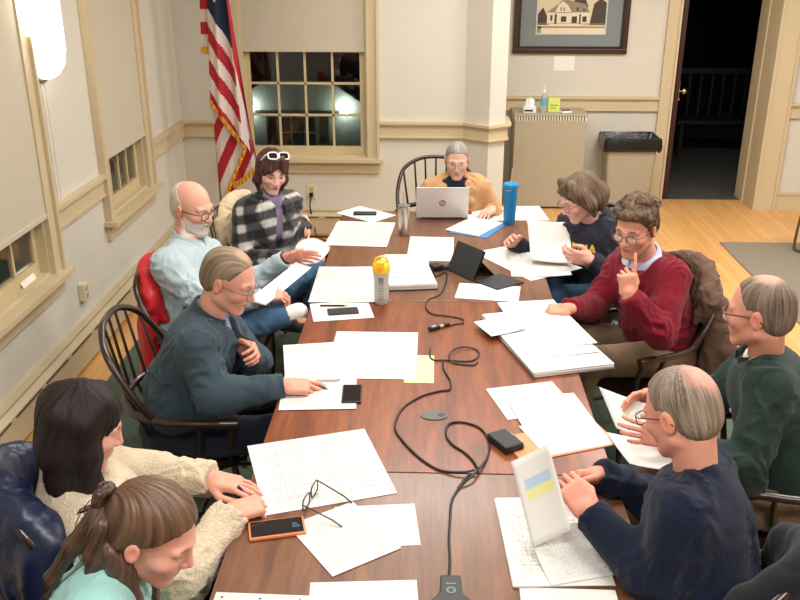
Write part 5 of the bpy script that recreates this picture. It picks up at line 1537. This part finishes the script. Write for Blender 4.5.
def quad_sheet(name, P, style, label, nrm_curl=.01, n=12):
    """held sheet from three world corners (top-left, top-right, bottom-left), gently bowed"""
    A, B, D = [V(p) for p in P]; ex = B-A; ey = D-A; nn = ex.cross(ey).normalized()
    vs = []; uv = []; fs = []
    for j in range(n+1):
        for i in range(n+1):
            u, v = i/n, j/n
            vs.append(A+ex*u+ey*v+nn*nrm_curl*(math.sin(PI*u)+.6*math.sin(2.2*v))); uv.append((u, 1-v))
    for j in range(n):
        for i in range(n): a = j*(n+1)+i; fs.append((a, a+1, a+n+2, a+n+1))
    org = sum(vs, V())/len(vs)
    me = bpy.data.meshes.new(name); me.from_pydata([tuple(p-org) for p in vs], [], fs); me.update()
    ul = me.uv_layers.new(name='UVMap')
    for lp in me.loops: ul.data[lp.index].uv = uv[lp.vertex_index]
    me.polygons.foreach_set('use_smooth', [True]*len(me.polygons))
    o = link(name, me, PM[style]); o.location = org
    m_ = o.modifiers.new('thickness', 'SOLIDIFY'); m_.thickness = .0008

    return tag(o, label, 'paper')
# held sheets
quad_sheet('paper_sheet', (at(511,462,.96), at(548,443,1.03), at(532,548,.78)), 'bands', 'raised sheet with blue and yellow bands held by the navy sweater')
quad_sheet('paper_sheet', (at(527,219,.93), at(568,222,.93), at(531,259,.78)), 'blank', 'white sheet held upright before the navy sweatshirt')
quad_sheet('paper_sheet', (at(599,387,.80), at(678,412,.86), at(615,432,.74)+V((-.0,0,.02))), 'shade', 'sheet held between both hands of the dark green shirt', .012)
quad_sheet('paper_sheet', (at(606,432,.76), at(668,436,.79), at(628,475,.70)+V((0,0,.05))), 'grey', 'second grey sheet below the one held by the dark green shirt', .014)
quad_sheet('paper_sheet', (at(248,300,.84), at(296,262,.885), at(266,305,.80)), 'blank', 'long white sheet in the lap of the pale blue shirt', .006)
# rounded white pad held out by the pale blue shirt
pc_ = at(311,251,.90); pts = [(.085*math.cos(a)*(1+.12*math.cos(3*a)), .075*math.sin(a)) for a in np.linspace(0, 2*PI, 28, endpoint=False)]
o = MB().prism(pts, -.001, .001).build('paper_pad', mat('pale_grey_paper', (222,220,220), .8), loc=pc_); o.rotation_euler = (math.radians(42), math.radians(-8), math.radians(12))
tag(o, 'rounded pale paper held out in front of the plaid flannel', 'paper')

# ---------------- electronics
def phone(px, py, lv, ang, w, l, case, screen, label, th=.009):
    p = at(px, py, TT+lv/1000+.0005)
    o = empty('phone', p, ang, label, 'phone')
    MB().box((-l/2, -w/2, 0), (l/2, w/2, th)).build('case', case, o, bevel=.004, seg=3)
    MB().box((-l/2+.006, -w/2+.005, th), (l/2-.006, w/2-.005, th+.0008)).build('screen', screen, o)
    return o
SCR = mat('dark_phone_glass', (14,16,24), .08, coat=.5)
def ang2(a, b, h=TT): d = at(*b, h)-at(*a, h); return math.atan2(d.y, d.x)
o = phone(277, 530, .5, ang2((254,533),(300,527)), .083, .165, mat('orange_silicone', (226,130,84), .6), SCR, 'phone in orange case lying by the glasses sheet', th=.011)
for i, z in enumerate(range(4)): MB().box((.0+.045-i*.0-.0, -.012+i*.006, .0119), (.07-i*.004, -.009+i*.006, .0122)).build('screen_line', mat('screen_blue', (70,96,130), .4), o)
phone(343, 312, 2, ang2((327,313),(358,311)), .07, .145, BLACK, mat('phone_dark_face', (48,46,46), .3), 'black phone on a white sheet at the middle left')
phone(365, 214, 1.5, ang2((352,214),(378,214)), .072, .15, BLACK, mat('phone_dark_face', (48,46,46), .3), 'black phone on white paper at the far left')
phone(352, 395, .2, ang2((358,381),(356,408)), .075, .145, BLACK, SCR, 'black phone tucked under the sheets by the pointing hand')
o = phone(505, 445, .2, ang2((495,438),(516,455)), .075, .115, mat('soft_black_plastic', (28,30,34), .5), mat('soft_black_plastic', (28,30,34), .5), 'small black box by the clipboard clip', th=.028)
o.name = 'black_box'; o['category'] = 'box'
# pens
def pen(a, b, h0, h1, rgb, label, r=.0045):
    A, B = at(*a, TT+h0), at(*b, TT+h1); d = B-A
    o = empty('pen', A, 0, label, 'pen')
    MB().tube([V(), d*.86], r, 8).build('barrel', mat('pen_%d_%d_%d' % rgb, rgb, .3), o, smooth=True)
    MB().tube([d*.86, d], [r*.9, .001], 8).build('tip', mat('pen_tip', (150,150,150), .3, .8), o, smooth=True)
    MB().box((-.001, -.001, 0), (.001, .001, .001), Matrix.Translation(d*.1+V((0, 0, r)))).build('clip', DARKM, o)
    return o
pen((312,383), (328,389), .02, .006, (34,40,70), 'dark blue pen under the pointing fingers')
pen((316,380), (341,379.5), .012, .010, (190,190,196), 'thin silver pen lying beside the dark blue one')
pen((320,305.5), (348,305.5), .008, .008, (24,24,26), 'black pen beside the middle-left phone')
pen((238,486), (249,498), .05, .006, (36,50,90), 'dark blue pen in the writing hand of the cream fleece')

# laptop
lp = at(442, 219, TT)
o = empty('laptop', (lp.x, lp.y, TT), PI+.02, 'open silver laptop with round logo seen from behind', 'laptop')
SIL = mat('silver_aluminium', (206,202,198), .35, .25)
w_, d_ = .33, .225
MB().box((-w_/2, -.0, .003), (w_/2, -d_, .015)).build('base', SIL, o, bevel=.003)
MB().box((-w_/2+.02, -.02, .015), (w_/2-.02, -.11, .0158)).build('keyboard', mat('dark_keys', (60,60,64), .5), o)
MB().box((-.05, -.13, .015), (.05, -.2, .0155)).build('touchpad', mat('touchpad_silver', (180,178,176), .3, .2), o)
ML_ = TR((0, .004, .014), 0, math.radians(-14))
lid = MB().box((-w_/2, 0, 0), (w_/2, .006, .215), ML_).build('lid', SIL, o, bevel=.002)
MB().box((-w_/2+.01, -.0012, .012), (w_/2-.01, -.0002, .205), ML_).build('screen', mat('laptop_screen', (20,24,32), .1, emit=(150,170,200), estr=.5), lid)
LG = mat('copper_logo', (150,112,84), .4, .4)
MB().lathe([(.022, 0), (.022, .0006)], 28, ML_ @ TR((0, .0062, .105), rx=-PI/2)).build('logo_disc', LG, lid)
tm = text_mesh('hp', .034, .0003); tm.transform(ML_ @ Matrix.Translation((0, .0074, .107)) @ Matrix(((-1,0,0,0),(0,0,-1,0),(0,1,0,0),(0,0,0,1))) ); link('logo_text', tm, mat('logo_light', (214,206,198), .4), lid)
MB().lathe([(.006, -w_/2+.03), (.006, w_/2-.03)], 10, TR((0, .004, .012), ry=PI/2)).build('hinge', DARKM, o, smooth=True)

# tablet with keyboard cover
h1, h2, h3 = at(444,264,TT), at(480,285,TT), at(514,276,TT)
TB = mat('charcoal_cover', (34,38,42), .55, bump=.1, bscale=300)
o = empty('tablet', (h2.x, h2.y, TT), 0, 'dark tablet standing on its folded keyboard cover', 'tablet')
def slab(P, th, name, m, par, off=V()):
    A, B, C_, D = [V(p)-V(par.location) for p in P]; n = (B-A).cross(D-A).normalized()*th
    vs = [A, B, C_, D, A+n, B+n, C_+n, D+n]
    return MB().add([tuple(v) for v in vs], [(0,3,2,1),(4,5,6,7),(0,1,5,4),(1,2,6,5),(2,3,7,6),(3,0,4,7)]).build(name, m, par, bevel=min(.002, th*.3))
A = at(448,270,TT); B = at(474,282,TT); top1 = at(455,240,TT+.175); top2 = at(482,258,TT+.175)
A = V((A.x, A.y, TT+.002)); B = V((B.x, B.y, TT+.002))
lean = V((.035, .055, .165)); 
e_ = (B-A).normalized(); n_ = V((-e_.y, e_.x, 0)); Bf = A+e_*.215
slab([A, Bf, Bf+n_*.07+V((0,0,.15)), A+n_*.07+V((0,0,.15))], .008, 'screen_back', TB, o)
slab([A+V((0,0,.006))-n_*-.002+n_*.012, Bf+n_*.012+V((0,0,.006)), Bf+n_*.075+V((0,0,.145)), A+n_*.075+V((0,0,.145))], -.003, 'glass', SCR, o)
kb = [Bf-n_*.0, Bf+e_*.17+n_*.02, Bf+e_*.17+n_*.20, Bf+n_*.18]
k0 = slab([V((p.x, p.y, TT+.002)) for p in kb], .007, 'keyboard_cover', TB, o)
slab([A+n_*.15, Bf+n_*.15, Bf+n_*.06+V((0,0,.09)), A+n_*.06+V((0,0,.09))], .004, 'kickstand', TB, o)

# black card reader box near the binder
p = at(441,269,TT); o = empty('card_reader', (p.x, p.y, TT+.001), ang2((430,272),(452,268)), 'small black desk device with cable beside the thick binder', 'device')
MB().box((-.06, -.03, 0), (.0, .03, .03)).build('body', BLACK, o, bevel=.004)
MB().box((.0, -.025, 0), (.06, .025, .018)).build('front', mat('dark_grey_plastic', (52,48,48), .4), o, bevel=.004)
MB().lathe([(.009, 0), (.009, .004)], 12, TR((.03, 0, .018))).build('button', CHROME, o)

# bottles
def lathe_obj(name, px, py, lv, label, cat): 
    p = at(px, py, TT+lv); return empty(name, (p.x, p.y, TT+lv+.0005), 0, label, cat)
o = lathe_obj('water_bottle', 381.5, 303, 0, 'clear shaker bottle with yellow cap on the table seam', 'bottle')
FRO = mat('frosted_bottle_plastic', (226,226,222), .35, trans=.45)
MB().lathe([(.030, 0), (.034, .006), (.036, .05), (.036, .12), (.040, .16), (.041, .165), (.038, .165), (.034, .12), (.034, .012)], 28).build('bottle_body', FRO, o, smooth=True)
MB().lathe([(.0325, .012), (.0325, .085), (.001, .085)], 24).build('water', mat('water', (200,210,212), .05, trans=.8), o, smooth=True)
MB().lathe([(.042, .163), (.043, .19), (.038, .205), (.028, .212), (.012, .22), (.008, .22)], 28).box((-.016, -.05, .195), (.016, .0, .222)).build('cap', mat('yellow_cap_plastic', (246,186,40), .4), o, smooth=True)
MB().tube(crv([(-.035, 0, .2), (-.025, .0, .228), (0, 0, .236), (.025, 0, .228), (.035, 0, .2)]), .005).build('carry_loop', mat('yellow_cap_plastic', (246,186,40), .4), o, smooth=True)
mk = MB()
for i in range(7): mk.box((-.012, -.0372, .03+i*.015), (.012, -.0355, .0318+i*.015))
mk.box((-.012, -.038, .115), (.012, -.0362, .145))
mk.build('printed_scale', mat('print_grey', (120,120,120), .6), o)
o = lathe_obj('steel_tumbler', 404, 234, 0, 'brushed steel tumbler with straw left of the laptop', 'tumbler')
MB().lathe([(.028, 0), (.031, .005), (.033, .10), (.037, .15), (.037, .17), (.035, .172)], 28).build('cup', mat('brushed_steel', (190,184,176), .28, .9), o, smooth=True)
MB().lathe([(.036, .172), (.037, .18), (.02, .184), (.01, .184)], 28).build('lid', mat('grey_lid', (110,108,104), .4), o, smooth=True)
MB().tube([(.005, 0, .17), (-.004, .0, .26)], .004).build('straw', mat('pale_straw', (170,168,160), .3), o, smooth=True)
o = lathe_obj('blue_tumbler', 509, 224, 0, 'tall blue insulated tumbler with lid and straw', 'tumbler')
BLU = mat('blue_enamel', (16,112,164), .35)
MB().lathe([(.033, 0), (.036, .006), (.038, .06), (.042, .16), (.044, .23), (.043, .235)], 28).build('cup', BLU, o, smooth=True)
MB().lathe([(.046, .235), (.047, .255), (.04, .262), (.012, .264)], 28).build('lid', mat('blue_lid', (24,132,190), .3), o, smooth=True)
MB().lathe([(.0445, .222), (.0448, .226)], 28, cap=False).build('rim_band', CHROME, o)
MB().tube([(0, 0, .26), (.006, .004, .35)], .004).build('straw', CLR, o, smooth=True)
# red candy wrapper beside laptop
p = at(467,214,TT); tag(MB().box((-.03, -.02, 0), (.03, .02, .02)).build('red_wrapper', mat('red_foil', (176,30,44), .4), bevel=.006, loc=(p.x, p.y, TT+.003)), 'small red packet beside the right corner of the laptop', 'wrapper')

# eyeglasses on the sheet
gp = at(318,516,TT+.02)
o = empty('eyeglasses', (gp.x, gp.y, TT+.0035), 0, 'black-framed eyeglasses with open temples on a printed sheet', 'eyeglasses')
GM = mat('black_spectacle_frame', (22,22,24), .35)
Pg = lambda x, y, h: at(x, y, TT+h)-V(o.location)
f1, f2 = Pg(303,514,.005), Pg(318,490,.005)     # the two outer ends of the front
e = (f2-f1); W_g = .14; e.normalize(); mid_ = (f1+f2)/2; upv = V((0, 0, 1)); bk = V((e.y, -e.x, 0))
if bk.x < 0: bk = -bk
for s in (-1, 1):
    c = mid_+e*s*.036+upv*.024
    pts = []
    for i in range(24):
        a = 2*PI*i/24; cx = math.copysign(abs(math.cos(a))**.6, math.cos(a)); cz = math.copysign(abs(math.sin(a))**.6, math.sin(a))
        pts.append(c+e*cx*.029+upv*cz*.021)
    r_ = MB().tube(pts, .0024, 6, closed=True).build('rim', GM, o, smooth=True)
    MB().add([tuple(p) for p in pts]+[tuple(p+bk*.001) for p in pts], [tuple(range(24)), tuple(range(24, 48))[::-1]]).build('lens', mat('clear_lens', (235,240,245), .05, alpha=.12), r_)
MB().tube([mid_-e*.008+upv*.03, mid_+upv*.034, mid_+e*.008+upv*.03], .0022, 6).build('bridge', GM, o, smooth=True)
for s, tip in ((-1, Pg(342,527,.004)), (1, Pg(352,503,.004))):
    a = mid_+e*s*.068+upv*.034
    t = a+(tip-a)*.78+upv*.006
    MB().tube([mid_+e*s*.064+upv*.034, a, t, tip], [.0022, .0022, .0024, .003], 6).build('temple_arm', GM, o, smooth=True)

# oval grommet, microphone, cables
p = at(434, 416, TT); o = empty('cable_grommet', (p.x, p.y, TT), 0, 'grey oval cable grommet with dark hole in the middle table', 'grommet')
el = [(.05*math.cos(a), .033*math.sin(a)) for a in np.linspace(0, 2*PI, 30, endpoint=False)]
MB().prism(el, .0003, .004).build('plate', mat('grey_green_plastic', (84,90,84), .5), o, bevel=.001)
MB().lathe([(.014, .004), (.014, .0045)], 18, TR((.027, .002, 0))).build('cable_hole', BLACK, o)
p = at(451, 598, TT); o = empty('table_microphone', (p.x, p.y, TT+.0005), 0, 'black flat conference microphone at the bottom edge of the picture', 'microphone')
MB().prism([(-.055, -.06), (.055, -.06), (.055, -.03), (.03, 0), (.028, .07), (-.028, .07), (-.03, 0), (-.055, -.03)], 0, .018).build('housing', mat('satin_black', (34,34,36), .45), o, bevel=.004)
MB().lathe([(.013, .018), (.013, .0195), (.008, .0195)], 20, TR((0, .008, 0))).build('button', mat('teal_grey_button', (96,120,116), .4), o)
MB().lathe([(.007, .0195), (.007, .0205)], 12, TR((0, .008, 0))).build('button_icon', BLACK, o)
MB().box((-.014, .034, .018), (.014, .037, .0184)).build('name_print', mat('print_silver', (130,130,130), .4), o)
CBL = mat('black_cable', (26,24,26), .45)
def cable(pts, label, r=.0035, lift=None, plugs=(), group=None, name='cable'):
    P = [at(x, y, TT+.0045+(0 if lift is None else lift.get(i, 0))) for i, (x, y) in enumerate(pts)]
    o = empty(name, P[0], 0, label, 'cable', group)
    MB().tube([p-P[0] for p in crv(P, 8)], r, 8).build('cord', CBL, o, smooth=True)
    return o, P[0]
cable([(433,270), (436,276), (446,272), (446,282), (440,294), (428,300), (426,308), (433,314), (448,316), (462,319), (463,323), (456,324), (448,326)], 'thin black cable from the desk device to the adapter on the middle table')
o, p0 = cable([(430,348), (430,356), (434,360), (444,360), (470,361), (479,355), (475,349), (462,347), (452,351), (449,358), (455,363), (472,365), (478,362)], 'loose coil of black cable beside the manila folder', lift={7: .006, 8: .008, 9: .01})
cable([(443,361), (444,370), (450,380), (450,389), (440,391), (422,396), (403,408), (395,426), (402,440), (420,458), (440,470), (463,472), (474,470)], 'black cable curving round the left side of the grommet', r=.004, lift={11: .008, 12: .008})
cable([(449,576), (450,560), (449,540), (450,520), (452,500), (460,487), (474,474), (487,458), (489,442), (480,428), (462,422), (449,424), (446,434), (452,444), (464,452), (474,462), (478,472), (468,476), (458,488)], 'black microphone cable looping right of the grommet', r=.004, lift={6: .012, 16: .004})
a_, b_ = at(430,331,TT), at(452,325,TT)
o = empty('cable_adapter', (a_.x, a_.y, TT+.004), math.atan2((b_-a_).y, (b_-a_).x), 'small black and silver cable adapter behind the coil', 'adapter')
MB().box((-.005, -.012, 0), (.05, .012, .014)).build('body', BLACK, o, bevel=.003)
MB().box((.01, -.006, .014), (.035, .006, .0155)).build('label_plate', mat('pale_print', (150,160,175), .4), o)
MB().box((.05, -.009, .001), (.075, .009, .012)).build('metal_plug', CHROME, o, bevel=.001)
MB().box((.075, -.01, .0), (.105, .01, .013)).build('plug_grip', BLACK, o, bevel=.003)
# punched holes of the bottom sheet
# ============================================================ COATS OVER CHAIRS
def coat(P_or_pos, name, label, m, a, W=.25, top=.98, bot=.45, infl=0, sleeves=True, hood=0, wr=(9,.012,31), th=.035, back=.29, bulge=0, cat='coat', cz=0):
    """garment hung over a chair back; local frame: x across, y towards the table, base on the floor under the chair seat"""
    x0, y0 = P_or_pos[0], P_or_pos[1]
    R = np.array([[math.cos(a), -math.sin(a), 0], [math.sin(a), math.cos(a), 0], [0, 0, 1]])
    c = npv((x0, y0, 0))
    s = Shape()
    for t in np.linspace(-1, 1, 9):
        yy = -back+.10*t*t*1.0
        zt = top-.10*t*t
        s.cone((t*W, yy, zt), (t*W*1.05, yy-.02-bulge, bot), th, th*1.2, k=.05)
    for t in np.linspace(-1, 1, 7):
        s.cone((t*W*.8, -back+.1*t*t, top-.08*t*t), (t*W*.85, -back+.06+.1*t*t, top-.22), th*.8, th*.5, k=.04)
    if sleeves:
        for x in (-1, 1):
            s.cone((x*W*1.0, -back+.06, top-.14), (x*(W+.05), -back+.04, bot+.16), .05, .055, k=.03); s.cone((x*(W+.05), -back+.04, bot+.16), (x*(W+.02), -back+.06, bot-.08), .052, .045, k=.02)
    if hood: s.ell((0, -back-.06, top-.06), (.13, .09, .10), k=.05)
    T = Shape().put(s, R, c)
    org = npv((x0, y0, .013))
    o = solid(name, T, .0075, m, None, infl=infl, wr=lambda v: wrinkle(v, *wr), origin=org)
    o.location = org
    return tag(o, label, cat)
def seatof(P): return CHAIRPOS[id(P)]
p, a = seatof(Q2); coat(p, 'cream_coat', 'cream coat hung over the chair between flag and plaid flannel', cloth('cream_wool', (222,200,166), bump=.5), a, back=.335, top=.95, W=.19)
p, a = seatof(Q3); red = coat(p, 'red_jacket', 'red jacket hung over the chair behind the pale blue shirt', mat('red_nylon', (196,30,40), .5, bump=.3, bscale=30), a, back=.335, top=.94, W=.2, wr=(7,.010,5), sleeves=False)
p, a = seatof(Q5); coat(p, 'puffer_coat', 'navy puffer coat hung over the chair behind the cream fleece', mat('navy_nylon', (22,32,62), .38, bump=.25, bscale=30), a, back=.33, top=.995, W=.22, wr=(7,.014,8), th=.052)
p, a = seatof(Q6); coat(p, 'dark_coat', 'charcoal quilted coat at the bottom left corner of the picture', mat('charcoal_nylon', (40,38,42), .6, bump=.3, bscale=40), a, back=.34, top=1.0, W=.25, wr=(9,.010,9))
p, a = seatof(Q8); coat(p, 'brown_jacket', 'brown jacket hung over the chair back behind the red sweater', cloth('brown_suede', (92,70,56), bump=.5, bs=90), a, back=.335, top=.945, W=.235, wr=(8,.010,12))
p, a = seatof(Q10); coat(p, 'black_coat', 'black coat hung over the chair at the bottom right corner', cloth('black_wool', (20,22,28)), a, back=.335, top=.925, W=.20, th=.042, wr=(8,.010,15))
# ============================================================ LIGHT
W_ = bpy.data.worlds.new('night'); SC.world = W_; W_.use_nodes = True
W_.node_tree.nodes['Background'].inputs[0].default_value = (.01, .014, .02, 1); W_.node_tree.nodes['Background'].inputs[1].default_value = .4
PAN = mat('ceiling_panel_light', (255,255,255), .5, emit=(255,246,226), estr=3.0)
def ceiling_lamp(x, y, w, h, pw):
    o = empty('ceiling_light', (x, y, ZC), 0, 'flat rectangular ceiling panel light above the meeting table', 'ceiling light', 'ceiling panel lights')
    MB().box((-w/2-.03, -h/2-.03, -.04), (w/2+.03, h/2+.03, 0)).build('housing', WHITEP, o)
    MB().box((-w/2, -h/2, -.045), (w/2, h/2, -.041)).build('diffuser', PAN, o)
    ld = bpy.data.lights.new('panel', 'AREA'); ld.shape = 'RECTANGLE'; ld.size = w; ld.size_y = h; ld.energy = pw; ld.color = (1, .98, .945)
    l = bpy.data.objects.new('panel_glow', ld); COL.objects.link(l); l.parent = o; l.location = (0, 0, -.06)
for x, y, p in ((-.5, .7, 38), (1.7, .7, 42), (-.2, 3.4, 32), (2.0, 3.4, 54), (.1, 5.7, 34), (1.9, 6.5, 60), (3.9, 5.2, 56)):
    ceiling_lamp(x, y, 1.2, .6, p)
SC.view_settings.view_transform = 'Standard'; SC.view_settings.look = 'None'; SC.view_settings.gamma = 1
SC.view_settings.use_curve_mapping = False
SC.view_settings.exposure = .16
